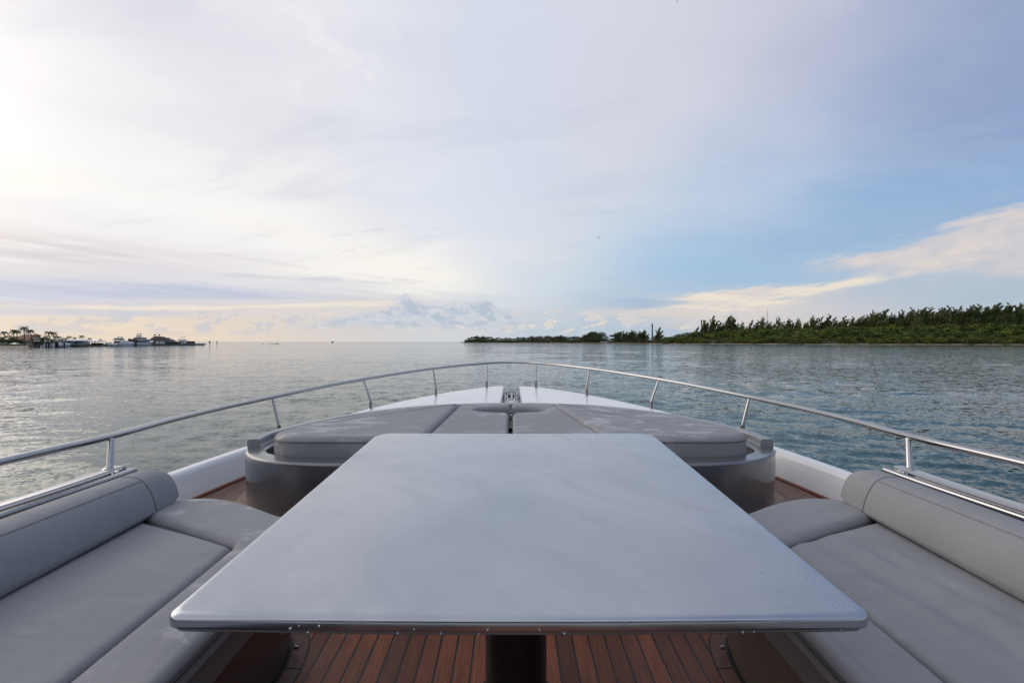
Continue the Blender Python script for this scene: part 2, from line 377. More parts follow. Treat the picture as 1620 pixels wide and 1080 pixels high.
TEAK = mat('wet_teak_planks', (0.15, 0.05, 0.03), 0.4, fn=f_teak(0.0636, [(0.14, 0.040, 0.018), (0.44, 0.135, 0.056), (0.10, 0.028, 0.014), (0.09, 0.040, 0.024)], 0.019, True, 0.34, 0.0036))
TEAK_B = mat('teak_margin', (0.15, 0.06, 0.04), 0.4, fn=f_teak(0.5, [(0.14, 0.062, 0.042), (0.16, 0.07, 0.05), (0.08, 0.035, 0.024), (0.10, 0.06, 0.05)], 0.25, False))
TEAK_G = mat('weathered_teak_planks', (0.2, 0.12, 0.08), 0.5, fn=f_teak(0.045, [(0.17, 0.095, 0.065), (0.30, 0.18, 0.125), (0.10, 0.055, 0.038), (0.20, 0.13, 0.10)], 0.0, True, 0.45, 0.0022))
TEAK_GB = mat('weathered_teak_margin', (0.25, 0.17, 0.13), 0.5, fn=f_teak(0.9, [(0.26, 0.175, 0.13), (0.28, 0.19, 0.14), (0.16, 0.10, 0.075), (0.30, 0.22, 0.18)], 0.45, False, 0.5))
TEAK_R = mat('red_teak_strip', (0.22, 0.07, 0.035), 0.4)

def f_leaf(a, c_):
    def f(t, b, tcn):
        g = t.nodes.new('ShaderNodeNewGeometry'); oi = t.nodes.new('ShaderNodeObjectInfo')
        n = smooth(noise(g.outputs['Position'], 0.16, 4, 0.65), 0.38, 0.66)
        rnd = N(oi.outputs['Random'])
        f1 = N.m('ADD', n * 0.9 + rnd * 0.4, N(g.outputs['Random Per Island']) * 0.20 - 0.26, clamp=True)
        setin(t, b, 'Base Color', mixc(f1, a, c_))
    return f
LEAF_PINE = mat('pine_leaf', (0.05, 0.08, 0.03), 0.8, spec=0.1, fn=f_leaf((0.036, 0.058, 0.022), (0.155, 0.185, 0.068)))
LEAF_MAN = mat('mangrove_leaf', (0.05, 0.10, 0.03), 0.7, spec=0.15, fn=f_leaf((0.012, 0.030, 0.005), (0.130, 0.158, 0.026)))
LEAF_FAR = mat('far_leaf', (0.04, 0.07, 0.03), 0.8, spec=0.1, fn=f_leaf((0.035, 0.055, 0.026), (0.085, 0.105, 0.050)))
LEAF_PALM = mat('palm_leaf', (0.05, 0.08, 0.03), 0.7, spec=0.15, fn=f_leaf((0.025, 0.050, 0.016), (0.085, 0.120, 0.038)))
LEAF_BROWN = mat('dry_leaf', (0.10, 0.06, 0.04), 0.8, spec=0.1, fn=f_leaf((0.055, 0.034, 0.024), (0.125, 0.080, 0.055)))
BARK = mat('bark', (0.12, 0.09, 0.065), 0.9)
SAND = mat('sand', (0.24, 0.19, 0.13), 0.9, fn=grime(0.3, 0.2))
GRASS = mat('shore_soil', (0.035, 0.045, 0.016), 0.95, fn=grime(0.5, 0.08))
ROOF = mat('roof_tile', (0.20, 0.095, 0.065), 0.8)
WALLM = mat('stucco', (0.42, 0.36, 0.30), 0.8)
DARKW = mat('dark_wood', (0.030, 0.026, 0.024), 0.8)
CONC = mat('concrete', (0.17, 0.16, 0.15), 0.85)
BWHITE = mat('boat_white', (0.62, 0.63, 0.65), 0.3)
BGREY = mat('boat_cover_grey', (0.17, 0.19, 0.22), 0.5)
BDARK = mat('boat_dark', (0.020, 0.024, 0.032), 0.25)
BGLASS = mat('boat_glass', (0.012, 0.016, 0.02), 0.08)
RED = mat('red_paint', (0.35, 0.03, 0.03), 0.6)
GREEN = mat('green_paint', (0.02, 0.16, 0.08), 0.6)
NAVY = mat('navy_paint', (0.02, 0.03, 0.07), 0.6)
BIRD = mat('bird_feather', (0.05, 0.05, 0.055), 0.8)

# ------------------------------------------------------------------ mesh helpers
OFF = {}; BOAT = set()
class MB:
    def __init__(s): s.v = []; s.f = []
    def add(s, vs, fs):
        o = len(s.v); s.v += [tuple(p) for p in vs]; s.f += [tuple(i + o for i in q) for q in fs]; return s
    def box(s, x0, x1, y0, y1, z0, z1, b=0.0):
        if b <= 0:
            vs = [(x, y, z) for z in (z0, z1) for x, y in ((x0, y0), (x1, y0), (x1, y1), (x0, y1))]
            return s.add(vs, [(3, 2, 1, 0), (4, 5, 6, 7), (0, 1, 5, 4), (1, 2, 6, 5), (2, 3, 7, 6), (3, 0, 4, 7)])
        return s.slab(rounded([(x0, y0), (x1, y0), (x1, y1), (x0, y1)], b, 3), [(b, z0), (0, z0 + b), (0, z1 - b), (b * .3, z1 - b * .3), (b, z1)])
    def rings(s, rs, cap0=True, cap1=True, closed=True):
        o = len(s.v); n = len(rs[0])
        for r in rs: s.v += [tuple(p) for p in r]
        for k in range(len(rs) - 1):
            for i in range(n if closed else n - 1):
                j = (i + 1) % n
                s.f.append((o + k * n + i, o + k * n + j, o + (k + 1) * n + j, o + (k + 1) * n + i))
        if cap0: s.f.append(tuple(o + i for i in reversed(range(n))))
        if cap1: s.f.append(tuple(o + (len(rs) - 1) * n + i for i in range(n)))
        return s
    def tube(s, path, r, n=10, cap=True):
        P = [Vector(p) for p in path]; rs = []
        up = Vector((0, 0, 1)); prev = None
        for i, p in enumerate(P):
            d = (P[min(i + 1, len(P) - 1)] - P[max(i - 1, 0)]).normalized()
            a = d.cross(up if abs(d.dot(up)) < 0.95 else Vector((0, 1, 0))).normalized() if prev is None else (prev - d * prev.dot(d)).normalized()
            prev = a; b = d.cross(a)
            rr = r[i] if hasattr(r, '__len__') else r
            rs.append([p + (a * math.cos(t) + b * math.sin(t)) * rr for t in (2 * PI * k / n for k in range(n))])
        return s.rings(rs, cap, cap)
    def slab(s, outline, prof, tilt=None, dome=None):
        """outline CCW; prof = [(inset, z)...] bottom to top; tilt(x,y)->dz"""
        rs = [[(x, y, z + (tilt(x, y) if tilt else 0)) for x, y in inset(outline, d)] for d, z in prof]
        if not dome: return s.rings(rs)
        cx = sum(p[0] for p in rs[-1]) / len(rs[-1]); cy = sum(p[1] for p in rs[-1]) / len(rs[-1])
        last = rs[-1]
        for t, dz in ((0.08, .35), (0.2, .7), (0.4, .92), (0.7, 1.0)):
            rs.append([(x + (cx - x) * t, y + (cy - y) * t, z + dz * dome) for x, y, z in last])
        return s.rings(rs)
    def build(s, name, m, parent=None, smooth=True, label=None, angle=40, onboat=False):
        off = OFF.get(parent.name, (0, 0, 0)) if parent else (0, 0, 0)
        me = bpy.data.meshes.new(name)
        if onboat or (parent and parent.name in BOAT): s.v = [deckpt(p) for p in s.v]
        me.from_pydata([(a - off[0], b - off[1], c - off[2]) for a, b, c in s.v], [], s.f)
        me.materials.append(m)
        if smooth:
            me.polygons.foreach_set('use_smooth', [True] * len(me.polygons))
            me.update()
            try: me.set_sharp_from_angle(angle=math.radians(angle))
            except Exception: pass
        o = bpy.data.objects.new(name, me); C.objects.link(o)
        if smooth and (onboat or (parent and parent.name in BOAT)):
            wn = o.modifiers.new('wn', 'WEIGHTED_NORMAL'); wn.keep_sharp = True; wn.mode = 'FACE_AREA'
        if parent:
            o.parent = parent; OFF[o.name] = off
            if parent.name in BOAT: BOAT.add(o.name)
        if label: o['label'] = label
        return o

def inset(pts, d):
    if abs(d) < 1e-9: return list(pts)
    n = len(pts); out = []
    for i in range(n):
        p0, p, p1 = pts[i - 1], pts[i], pts[(i + 1) % n]
        e0 = Vector((p[0] - p0[0], p[1] - p0[1])); e1 = Vector((p1[0] - p[0], p1[1] - p[1]))
        if e0.length < 1e-7 or e1.length < 1e-7: out.append(p); continue
        e0.normalize(); e1.normalize()
        n0 = Vector((-e0.y, e0.x)); n1 = Vector((-e1.y, e1.x)); nn = n0 + n1
        if nn.length < 1e-4: out.append(p); continue
        nn.normalize(); k = max(0.35, nn.dot(n0))
        out.append((p[0] + nn.x * d / k, p[1] + nn.y * d / k))
    return out
def rounded(pts, r, seg=8):
    n = len(pts); out = []
    rr = r if hasattr(r, '__len__') else [r] * n
    for i in range(n):
        p0, p, p1 = Vector(pts[i - 1][:2]), Vector(pts[i][:2]), Vector(pts[(i + 1) % n][:2])
        a = (p0 - p); b = (p1 - p); ra = min(rr[i], a.length * 0.48, b.length * 0.48)
        if ra < 1e-5: out.append(tuple(p)); continue
        A = p + a.normalized() * ra; B = p + b.normalized() * ra
        for k in range(seg + 1):
            t = k / seg
            q = A * (1 - t) ** 2 + p * 2 * t * (1 - t) + B * t * t
            out.append((q.x, q.y))
    return out
def spline(pts, seg=8):
    P = [Vector(p) for p in pts]; out = []
    for i in range(len(P) - 1):
        p0, p1, p2, p3 = P[max(i - 1, 0)], P[i], P[i + 1], P[min(i + 2, len(P) - 1)]
        for k in range(seg):
            t = k / seg
            out.append(0.5 * ((2 * p1) + (p2 - p0) * t + (2 * p0 - 5 * p1 + 4 * p2 - p3) * t * t + (3 * p1 - p0 - 3 * p2 + p3) * t ** 3))
    out.append(P[-1]); return [tuple(q) for q in out]
def mirror(pts): return [(-p[0], *p[1:]) for p in reversed(pts)]
def tag(o, label, cat, group=None, kind=None):
    if kind: o['kind'] = kind
    if label: o['label'] = label
    if cat: o['category'] = cat
    if group: o['group'] = group
    return o
def deckpt(p): return (p[0], p[1], p[2] + SHEER * p[1] + H)
def thing(name, label, cat, loc=(0, 0, 0), group=None, boat=True, rz=0.0):
    o = bpy.data.objects.new(name, None); C.objects.link(o); o.empty_display_size = 0.2
    if boat: o.location = deckpt(loc); OFF[o.name] = deckpt(loc); BOAT.add(o.name)
    else: o.matrix_world = Matrix.Translation(loc) @ Matrix.Rotation(rz, 4, 'Z'); OFF[o.name] = (0, 0, 0)
    return tag(o, label, cat, group)
def kids(o): return [c for c in C.objects if c.parent == o]
def copy_tree(o, parent=None, ch=None):
    c = o.copy(); C.objects.link(c)
    if parent: c.parent = parent
    for k in (ch if ch is not None else kids(o)): copy_tree(k, c)
    return c
# everything on the yacht is modelled in the boat's frame: origin at eye level, x right, y to the bow
FL, SD, CX = -1.23, -1.05, -0.01

# ------------------------------------------------------------------ the yacht
EDGE = spline([(2.22, -2.0), (2.18, 0.0), (2.14, 1.2), (2.11, 1.8), (2.07, 2.4), (2.02, 2.74), (1.945, 3.1), (1.85, 3.5), (1.70, 4.05), (1.46, 4.74), (0.98, 5.58), (0.40, 6.24), (0.16, 6.38)], 5)
CEDGE = spline([(2.02, -2.0), (2.0, 0.0), (1.93, 0.8), (1.86, 1.4), (1.81, 1.8), (1.79, 2.1)], 6)
CAP = -0.878
def hb(y):
    return float(np.interp(y, [p[1] for p in EDGE], [p[0] for p in EDGE]))
def cb(y): return float(np.interp(y, [p[1] for p in CEDGE], [p[0] for p in CEDGE]))
ys = [p[1] for p in EDGE]
yacht = thing('yacht', 'silver and white motor yacht foredeck in the foreground, teak floored, bow pointing to the horizon', 'yacht', (0, 1.5, FL))
# hull sides
def edge_z(y): return CAP - 0.03
mb = MB()
for sg in (-1, 1):
    rs = []
    for x, y in EDGE:
        e = edge_z(y); rs.append([(CX + sg * x, y, e), (CX + sg * x, y, e - 0.06), (CX + sg * x * 0.985, y - .02, -1.2), (CX + sg * x * 0.9, y - 0.15, -2.0), (CX + sg * x * 0.72, y - 0.5, -3.1)])
    if sg > 0: rs = [r[::-1] for r in rs]
    mb.rings(rs, False, False, closed=False)
mb.build('hull', WHITE, yacht)
# bulwark: inner face and cap, both sides
def bulwark_rows(sg):
    rs = []
    for x, y in EDGE:
        if y < 1.2 or y > 5.0: continue
        rs.append([(CX + sg * (x - 0.14), y, SD + .002), (CX + sg * (x - 0.088), y, CAP - .03), (CX + sg * (x - 0.072), y, CAP - .008), (CX + sg * (x - .055), y, CAP),
                   (CX + sg * (x - .012), y, CAP), (CX + sg * (x + .002), y, CAP - .01), (CX + sg * (x + .003), y, CAP - .04)])
    return rs if sg < 0 else [r[::-1] for r in rs]
for sg in (-1, 1):
    MB().rings(bulwark_rows(sg), False, False, closed=False).build('bulwark', WHITE, yacht)
    st = [(CX + sg * (x - 0.142), y, SD + 0.008) for x, y in EDGE if 1.9 < y < 5.0]
    MB().tube(st, 0.010, 6).build('teak_strip', TEAK_R, yacht)
# side decks, cockpit floor, risers
outl = [(hb(y) - 0.10, y) for y in ys if 2.07 < y < 5.0]
poly = [(CX + x, y) for x, y in [(hb(2.06) - 0.1, 2.06)] + outl] + [(CX - x, y) for x, y in reversed([(hb(2.06) - 0.1, 2.06)] + outl)]
MB().slab(poly, [(0, SD - 0.05), (0, SD)]).build('side_deck', TEAK_G, yacht, smooth=False)
MB().box(-1.9, 1.9, -2.0, 2.058, FL - 0.05, FL).build('cockpit_floor', TEAK, yacht, smooth=False)
MB().box(-1.95, 1.95, 2.045, 2.075, FL + 0.001, SD - 0.003).build('step_riser', GUN_LIGHT, yacht, smooth=False)
for sg in (-1, 1):
    x0, x1 = sorted((CX + sg * 1.505, CX + sg * 2.07))
    MB().box(x0, x1, -2.0, 1.99, FL + 0.001, CAP - 0.006, 0.015).build('side_locker', WHITE, yacht)

# nacelle under the sun pad
OUT = [(0, 2.405), (0.836, 2.412), (1.10, 2.425), (1.264, 2.455), (1.40, 2.515), (1.50, 2.60), (1.575, 2.70), (1.60, 2.82), (1.585, 2.98), (1.476, 3.23), (1.30, 3.49),
       (1.10, 3.69), (0.79, 3.90), (0.42, 4.01), (0.0, 4.05)]
HOLE = [(0, 2.545), (0.9, 2.55), (1.18, 2.56), (1.30, 2.585), (1.40, 2.64), (1.455, 2.72), (1.46, 2.82), (1.43, 2.95), (1.34, 3.13), (1.19, 3.35),
        (1.00, 3.54), (0.72, 3.76), (0.38, 3.87), (0.0, 3.90)]
def loop(h):
    a = spline(h, 7); return a + mirror(a)[1:-1]
def polar(pts, n=168, c=(0, 3.15)):
    out = []
    for k in range(n):
        a = -PI / 2 + 2 * PI * (k + 0.5) / n; d = (math.cos(a), math.sin(a)); best = None
        for i in range(len(pts)):
            p, q = pts[i], pts[(i + 1) % len(pts)]
            ex, ey = q[0] - p[0], q[1] - p[1]; den = d[0] * ey - d[1] * ex
            if abs(den) < 1e-12: continue
            t = ((p[0] - c[0]) * ey - (p[1] - c[1]) * ex) / den
            s_ = ((p[0] - c[0]) * d[1] - (p[1] - c[1]) * d[0]) / den
            if t > 0 and -1e-6 <= s_ <= 1 + 1e-6 and (best is None or t > best): best = t
        out.append((c[0] + d[0] * best, c[1] + d[1] * best))
    return out
po, ph = polar(loop(OUT)), polar(loop(HOLE))
cx_ = lambda L, z: [(x + CX, y, z) for x, y in L]
rim = -0.745
MB().rings([cx_(inset(po, 0.012), FL), cx_(inset(po, 0.006), -0.95), cx_(po, rim - 0.11), cx_(po, rim - 0.012), cx_(inset(po, 0.0025), rim - 0.005), cx_(inset(po, 0.009), rim - 0.0005),
            cx_(inset(po, 0.016), rim), cx_(inset(ph, -0.016), rim), cx_(inset(ph, -0.006), rim - 0.003), cx_(ph, rim - 0.012), cx_(inset(ph, 0.004), -0.90), cx_(inset(ph, 0.02), -0.90)],
           False, True).build('sunpad_base', GUN, yacht)
MB().slab([(x + CX, y) for x, y in inset(po, -0.055)], [(0, SD), (0, SD + 0.004)]).build('teak_margin', TEAK_GB, yacht, smooth=False)
MB().slab([(x + CX, y) for x, y in inset(po, -0.061)], [(0, SD), (0, SD + 0.002)]).build('caulk_line', RUBBER, yacht, smooth=False)
# raised lip along both sides and round the bow end
lo = [p for p in po if p[1] > 2.72]
i0 = po.index(lo[0]); seq = sorted(((math.atan2(p[1] - 3.15, p[0]) + PI * 2 + 0.6) % (2 * PI), p) for p in lo); lip_o = [p for _, p in seq]
lip_i = inset(lip_o, 0.0)
def off_open(L, d):
    out = []
    for i, p in enumerate(L):
        a, b = L[max(i - 1, 0)], L[min(i + 1, len(L) - 1)]
        tx, ty = b[0] - a[0], b[1] - a[1]; l = math.hypot(tx, ty); out.append((p[0] - ty / l * d, p[1] + tx / l * d))
    return out
rs = []
LW = 0.072
inner = off_open(lip_o, LW)
prof = [(0.0, rim - 0.02), (0.0, rim + 0.034), (0.003, rim + 0.041), (0.010, rim + 0.045), (0.016, rim + .0455), (LW - 0.014, rim + 0.0455), (LW - 0.008, rim + 0.045), (LW - 0.002, rim + 0.041), (LW, rim + 0.034), (LW + .001, rim + 0.007), (LW + 0.004, rim + 0.003), (LW + .010, rim + 0.001), (LW + .012, rim - 0.02)]
for i, p in enumerate(lip_o):
    q = inner[i]; r = []
    for d, z in prof:
        t = d / LW; r.append((CX + p[0] + (q[0] - p[0]) * t, p[1] + (q[1] - p[1]) * t, z))
    rs.append(r[::-1])
# slope the two front ends of the lip
MB().rings(rs).build('coaming', GUN_LIGHT, yacht, angle=60)

# foredeck panels either side of the anchor channel
for sg in (-1, 1):
    top = [(x, y, CAP + .004) for x, y in EDGE if y > 4.2]
    inn = [(0.105 + 0.016 * (6.38 - y), y, CAP + .004 - 0.07 * min(1, max(0, (6.2 - y) / 1.6))) for x, y, z in top]
    rs = []
    for a, b in zip(top, inn):
        ex = lambda t, z0=0: (CX + sg * (a[0] + (b[0] - a[0]) * t), a[1], a[2] + (b[2] - a[2]) * t + z0)
        r = [ex(-0.0, -0.05), ex(0.0, -0.008), ex(0.02), ex(0.35), ex(0.7), ex(0.985), ex(1.0, -0.006), ex(1.0, -0.30)]
        rs.append(r if sg < 0 else r[::-1])
    MB().rings(rs, True, True, closed=False).build('foredeck_panel', WHITE, yacht)
    MB().rings([[(CX + sg * (q[0] - w), q[1], q[2] + dz) for w, dz in ((0.0, 0.004), (0.012, 0.004), (0.012, -0.28), (0.0, -0.28))] for q in inn]).build('channel_cheek', STEEL_DK, yacht)
MB().box(CX - 0.15, CX + 0.15, 4.2, 6.0, -1.24, -1.20).build('channel_floor', WHITE, yacht)

# anchor roller in the channel
ar = MB()
for q in (-1, 1):
    x0, x1 = sorted((CX + q * 0.040, CX + q * 0.052)); ar.box(x0, x1, 5.35, 6.2, -0.99, -0.905, 0.004)
ar.box(CX - 0.062, CX + 0.062, 5.30, 5.40, -0.99, -0.915, 0.006).box(CX - 0.046, CX + 0.046, 6.16, 6.2, -0.93, -0.905, 0.004)
ar = ar.build('anchor_roller', STEEL, yacht)
MB().tube([(CX - 0.04, 6.05, -0.945), (CX + 0.04, 6.05, -0.945)], 0.04, 14).build('roller_wheel', STEEL_DK, ar)
MB().tube([(CX + .006, 5.4, -0.945), (CX + .006, 6.1, -0.925)], 0.018, 8).build('anchor_shank', STEEL_DK, ar)
for sg in (-1, 1):
    pth = [(0.052, -0.87), (0.052, -0.93), (0.058, -0.965), (0.075, -0.98), (0.094, -0.97), (0.106, -0.945), (0.108, -0.90)]
    MB().tube(spline([(CX + sg * a, 5.9, b) for a, b in pth], 4), 0.0065, 8).build('fairlead_hook', STEEL, yacht)

# coping beside the seats: pale cap, glossy panel, raised trim, end fitting
for sg in (-1, 1):
    def strip(prof, y1, name, m, par=yacht, yy=None, taper=0):
        rs = []
        Y = [y for _, y in CEDGE if y < y1 - 0.03] + [y1]
        for y in Y:
            e = cb(y); rs.append([(CX + sg * (e + d - taper * max(0, (y - 1.2))), y, z) for d, z in (prof if sg < 0 else prof[::-1])])
        return MB().rings(rs).build(name, m, par)
    cap = [(0.004, -0.90), (0.006, -0.69), (0.0, -0.655), (-0.014, -0.637), (-0.035, -0.630), (-0.085, -0.628), (-0.092, -0.634), (-0.092, -0.83)]
    strip(cap, 2.02, 'coping', COPING)
    strip([(-0.0925, -0.80), (-0.0925, -0.642), (-0.16, -0.640), (-0.16, -0.80)], 2.0, 'coping_panel', GLASSY)
    strip([(-0.160, -0.80), (-0.160, -0.640), (-0.163, -0.626), (-0.172, -0.620), (-0.186, -0.622), (-0.191, -0.63), (-0.191, -0.80)], 1.965, 'trim_rail', STEEL)
    strip([(-0.098, -0.645), (-0.098, -0.632), (-0.104, -0.628), (-0.110, -0.632), (-0.110, -0.645)], 1.985, 'trim_bead', STEEL)
    e = cb(1.93)
    MB().tube([(CX + sg * (e - 0.125), 1.93, -0.642), (CX + sg * (e - 0.125), 1.93, -0.626)], [0.016, 0.012], 12).build('hatch_catch', STEEL, yacht)
    MB().tube([(CX + sg * (e - 0.15), 1.972, -0.641), (CX + sg * (e - 0.15), 1.972, -0.628)], [0.010, 0.008], 10).build('end_cap', STEEL_DK, yacht)

# teak margin boards round the seat bases
SEATB = [(0.80, -2.0), (0.80, 1.62), (0.83, 1.76), (0.95, 1.86), (1.114, 1.945), (1.33, 2.02), (1.47, 2.03), (1.50, 1.99), (1.50, -2.0)]
def seat_line(d, pts=SEATB): return rounded([(x, y) for x, y in pts], [0, 0.05, 0.06, 0.05, 0.05, 0.05, 0.03, 0.02, 0], 5)
for sg in (-1, 1):
    base = [(-x, y) for x, y in seat_line(0)] if sg < 0 else seat_line(0)[::-1]
    base = base if sg > 0 else base
    # make CCW
    A = sum(base[i - 1][0] * base[i][1] - base[i][0] * base[i - 1][1] for i in range(len(base)))
    if A < 0: base = base[::-1]
    b1 = [(max(-1.6, min(1.6, x)) + CX, min(y, 2.04)) for x, y in inset(base, -0.058)]
    b2 = [(max(-1.6, min(1.6, x)) + CX, min(y, 2.042)) for x, y in inset(base, -0.064)]
    b0 = [(max(-1.6, min(1.6, x)) + CX, min(y, 2.043)) for x, y in inset(base, -0.006)]
    MB().slab(b2, [(0, FL), (0, FL + 0.0015)]).build('floor_caulk', RUBBER, yacht, smooth=False)
    MB().slab(b1, [(0, FL), (0, FL + 0.003)]).build('margin_board', TEAK_B, yacht, smooth=False)
    MB().slab(b0, [(0, FL), (0, FL + 0.0045)]).build('floor_caulk', RUBBER, yacht, smooth=False)
    x0, x1 = sorted((CX + sg * 0.742, CX + sg * 0.80))
    MB().box(x0, x1, 1.62, 1.625, FL + 0.001, FL + 0.0042).build('butt_joint', RUBBER, yacht, smooth=False)

# wheelhouse with raked windscreen, aft of the seating (behind the viewer)
def sec(y, z, w, k=.12): return [(CX - w, y, z), (CX - w * .55, y + k, z), (CX + w * .55, y + k, z), (CX + w, y, z), (CX + w, y - 2.0, z), (CX - w, y - 2.0, z)]
MB().rings([sec(-0.95, FL + .001, 1.95), sec(-0.98, -0.35, 1.93), sec(-1.05, -0.28, 1.9)]).build('wheelhouse_base', WHITE, yacht, smooth=False)
MB().rings([sec(-1.07, -0.279, 1.86), sec(-1.85, 0.95, 1.6)]).build('windscreen', BLACKG, yacht, smooth=False)
MB().rings([sec(-1.70, 0.951, 1.72, .2), sec(-1.72, 1.10, 1.7, .2)]).build('wheelhouse_roof', GUN_LIGHT, yacht, smooth=False)
# ------------------------------------------------------------------ guard rail
rail = thing('guard_rail', 'polished steel guard rail curving round the bow on slanted stanchions', 'guard rail', (CX, 2.0, -0.79))
half = [(0.0, 6.41, -0.543), (0.19, 6.36, -0.542), (0.38, 6.20, -0.541), (0.65, 5.94, -0.543), (0.965, 5.55, -0.548), (1.25, 5.17, -0.560), (1.53, 4.70, -0.573), (1.72, 4.20, -0.576), (1.865, 3.55, -0.572), (1.90, 3.0, -0.553), (1.87, 2.5, -0.530),
        (1.80, 2.05, -0.507), (1.815, 1.66, -0.494), (1.87, 1.1, -0.485), (1.93, 0.4, -0.48), (1.96, -0.6, -0.475)]
hs = spline(half, 8)
path = [(CX + x, y, z) for x, y, z in (mirror(hs)[:-1] + hs)]
MB().tube(path, 0.0155, 14).build('top_rail', STEEL, rail)
for sg in (-1, 1):
    for (tx, ty, tz), (kx, ky, kz), bz in [((0.335, 6.24, -0.552), (0.335, 6.19, -0.78), CAP), ((0.955, 5.57, -0.56), (0.92, 5.55, -0.79), CAP),
                                           ((1.53, 4.72, -0.585), (1.45, 4.70, -0.80), CAP), ((1.865, 3.56, -0.585), (1.81, 3.55, -0.79), CAP),
                                           ((1.79, 2.045, -0.515), (1.745, 1.985, -0.625), -0.634), ((1.90, 0.8, -0.495), (1.885, 0.74, -0.62), -0.634)]:
        r = 0.0135
        p = [(CX + sg * tx, ty, tz), (CX + sg * kx, ky, kz), (CX + sg * kx, ky, bz)]
        if bz > -0.65: p = [(CX + sg * tx, ty, tz), (CX + sg * kx, ky, bz)]
        s_ = MB().tube(p, [0.011, 0.014] if len(p) == 2 else [0.010, 0.0125, 0.0135], 10).build('stanchion', STEEL, rail)
        MB().tube([(CX + sg * kx, ky, bz), (CX + sg * kx, ky, bz + 0.008)], [0.028, 0.022], 14).build('stanchion_foot', STEEL, s_)
        if bz < -0.65: MB().tube([(CX + sg * kx, ky, bz + 0.008), (CX + sg * kx, ky, kz - .002)], 0.0165, 10).build('stanchion_sleeve', STEEL_DK, s_)

# ------------------------------------------------------------------ sun pad: four cushions round an oval cut-out
pad = thing('sun_pad', 'grey cushioned sun pad with damp patches and oval opening, ahead of the table', 'sun pad', (CX, 3.0, -0.83))
PADH = [(0, 2.575), (0.9, 2.578), (1.22, 2.582), (1.33, 2.61), (1.385, 2.67), (1.398, 2.74), (1.375, 2.84), (1.30, 2.99), (1.17, 3.19), (1.03, 3.37), (0.82, 3.56), (0.59, 3.70), (0.30, 3.775), (0, 3.785)]
ptl = lambda x, y: -0.020 - (y - 2.6) * 0.013
hp = spline(PADH, 6)
def pad_x(y, front=False):
    best = 0
    for (x0, y0), (x1, y1) in zip(hp, hp[1:]):
        if min(y0, y1) <= y <= max(y0, y1) and abs(y1 - y0) > 1e-9: best = max(best, x0 + (x1 - x0) * (y - y0) / (y1 - y0))
    return best
def seam_x(y, sg): return (0.49 - (y - 2.6) * 0.06) if sg < 0 else (0.545 - (y - 2.6) * 0.17)
prof_pad = [(0.004, -0.86), (0, -0.80), (0, -0.66), (0.003, -0.647), (0.003, -0.645), (0.006, -0.640), (0.012, -0.631), (0.022, -0.624), (0.034, -0.6205), (0.05, -0.619)]
def ccw(P):
    A = sum(P[i - 1][0] * P[i][1] - P[i][0] * P[i - 1][1] for i in range(len(P)))
    return P if A > 0 else P[::-1]
OV = (3.50, 0.275, 0.125)
for sg in (-1, 1):
    g = 0.004
    far = [p for p in hp if p[1] > 3.6]
    yin = np.interp(0.45, [p[0] for p in reversed(far)], [p[1] for p in reversed(far)])
    sx0, sx1 = seam_x(2.58, sg), seam_x(yin, sg)
    # outer cushion
    bd = [p for p in hp if p[0] > sx0 + 0.02 and p[1] < 2.72] + [p for p in hp if p[1] >= 2.72 and p[0] > sx1 + 0.015]
    P = [(sx0 + g, 2.578)] + bd + [(sx1 + g, yin)]
    nseam = 8
    P += [(sx1 + (sx0 - sx1) * k / nseam + g, yin + (2.578 - yin) * k / nseam) for k in range(1, nseam)]
    P = ccw([(CX + sg * x, y) for x, y in P])
    o1 = MB().slab(P, prof_pad, ptl).build('outer_cushion', FAB_PAD, pad, angle=60)
    # inner cushion with half of the oval opening
    P = [(0.012, 2.60), (0.03, 2.578), (0.25, 2.578), (sx0 - g, 2.578)]
    P += [(sx0 + (sx1 - sx0) * k / nseam - g, 2.578 + (yin - 2.578) * k / nseam) for k in range(1, nseam + 1)]
    P += [p for p in hp if p[1] > 3.6 and p[0] < sx1 - 0.015 and p[0] > 0.02]
    P += [(0.008, 3.783), (0.006, OV[0] + OV[2] + 0.01)]
    for k in range(1, 24):
        a = PI / 2 - PI * k / 24
        if k >= 22: continue
        P.append((0.006 + OV[1] * math.cos(a) ** 0.9 if math.cos(a) > 0 else 0.006, OV[0] + OV[2] * math.sin(a)))
    P += [(0.06, OV[0] - OV[2] - 0.004), (0.026, OV[0] - OV[2] - 0.02), (0.012, OV[0] - OV[2] - 0.055), (0.012, 3.0), (0.012, 2.8)]
    P = ccw([(CX + sg * x, y) for x, y in P])
    pr2 = [(min(d, 0.022), z) for d, z in prof_pad[:8]]
    MB().slab(P, pr2, ptl).build('inner_cushion', FAB_PAD, pad, angle=60)
    # stitched piping along the front face
    fr = [(CX + sg * x, y - 0.003, -0.652 + ptl(x, y)) for x, y in hp if x > sx0 and y < 2.9]
    MB().tube(fr, 0.0025, 6).build('piping', PIPING, o1)
MB().slab([(x + CX, y) for x, y in inset(polar(loop(PADH)), 0.03)], [(0, -0.875), (0, -0.845)]).build('gap_shade_slab', BLACKG, pad)  # black slab added under the cushions to stand in for shade in their gaps
MB().slab([(CX + 0.262 * math.cos(t), 3.50 + 0.13 * math.sin(t)) for t in (2 * PI * k / 40 for k in range(40))], [(0, -0.80), (0, -0.775), (.01, -0.77)]).build('recess_floor', BLACKG, pad)
MB().tube([(CX - 0.03, 3.39, -0.668), (CX + 0.03, 3.39, -0.668)], 0.004, 8).build('strap', PIPING, pad)
MB().box(CX - 0.005, CX + 0.005, 3.27, 3.30, -0.70, -0.655, 0.002).build('buckle', STEEL, pad)

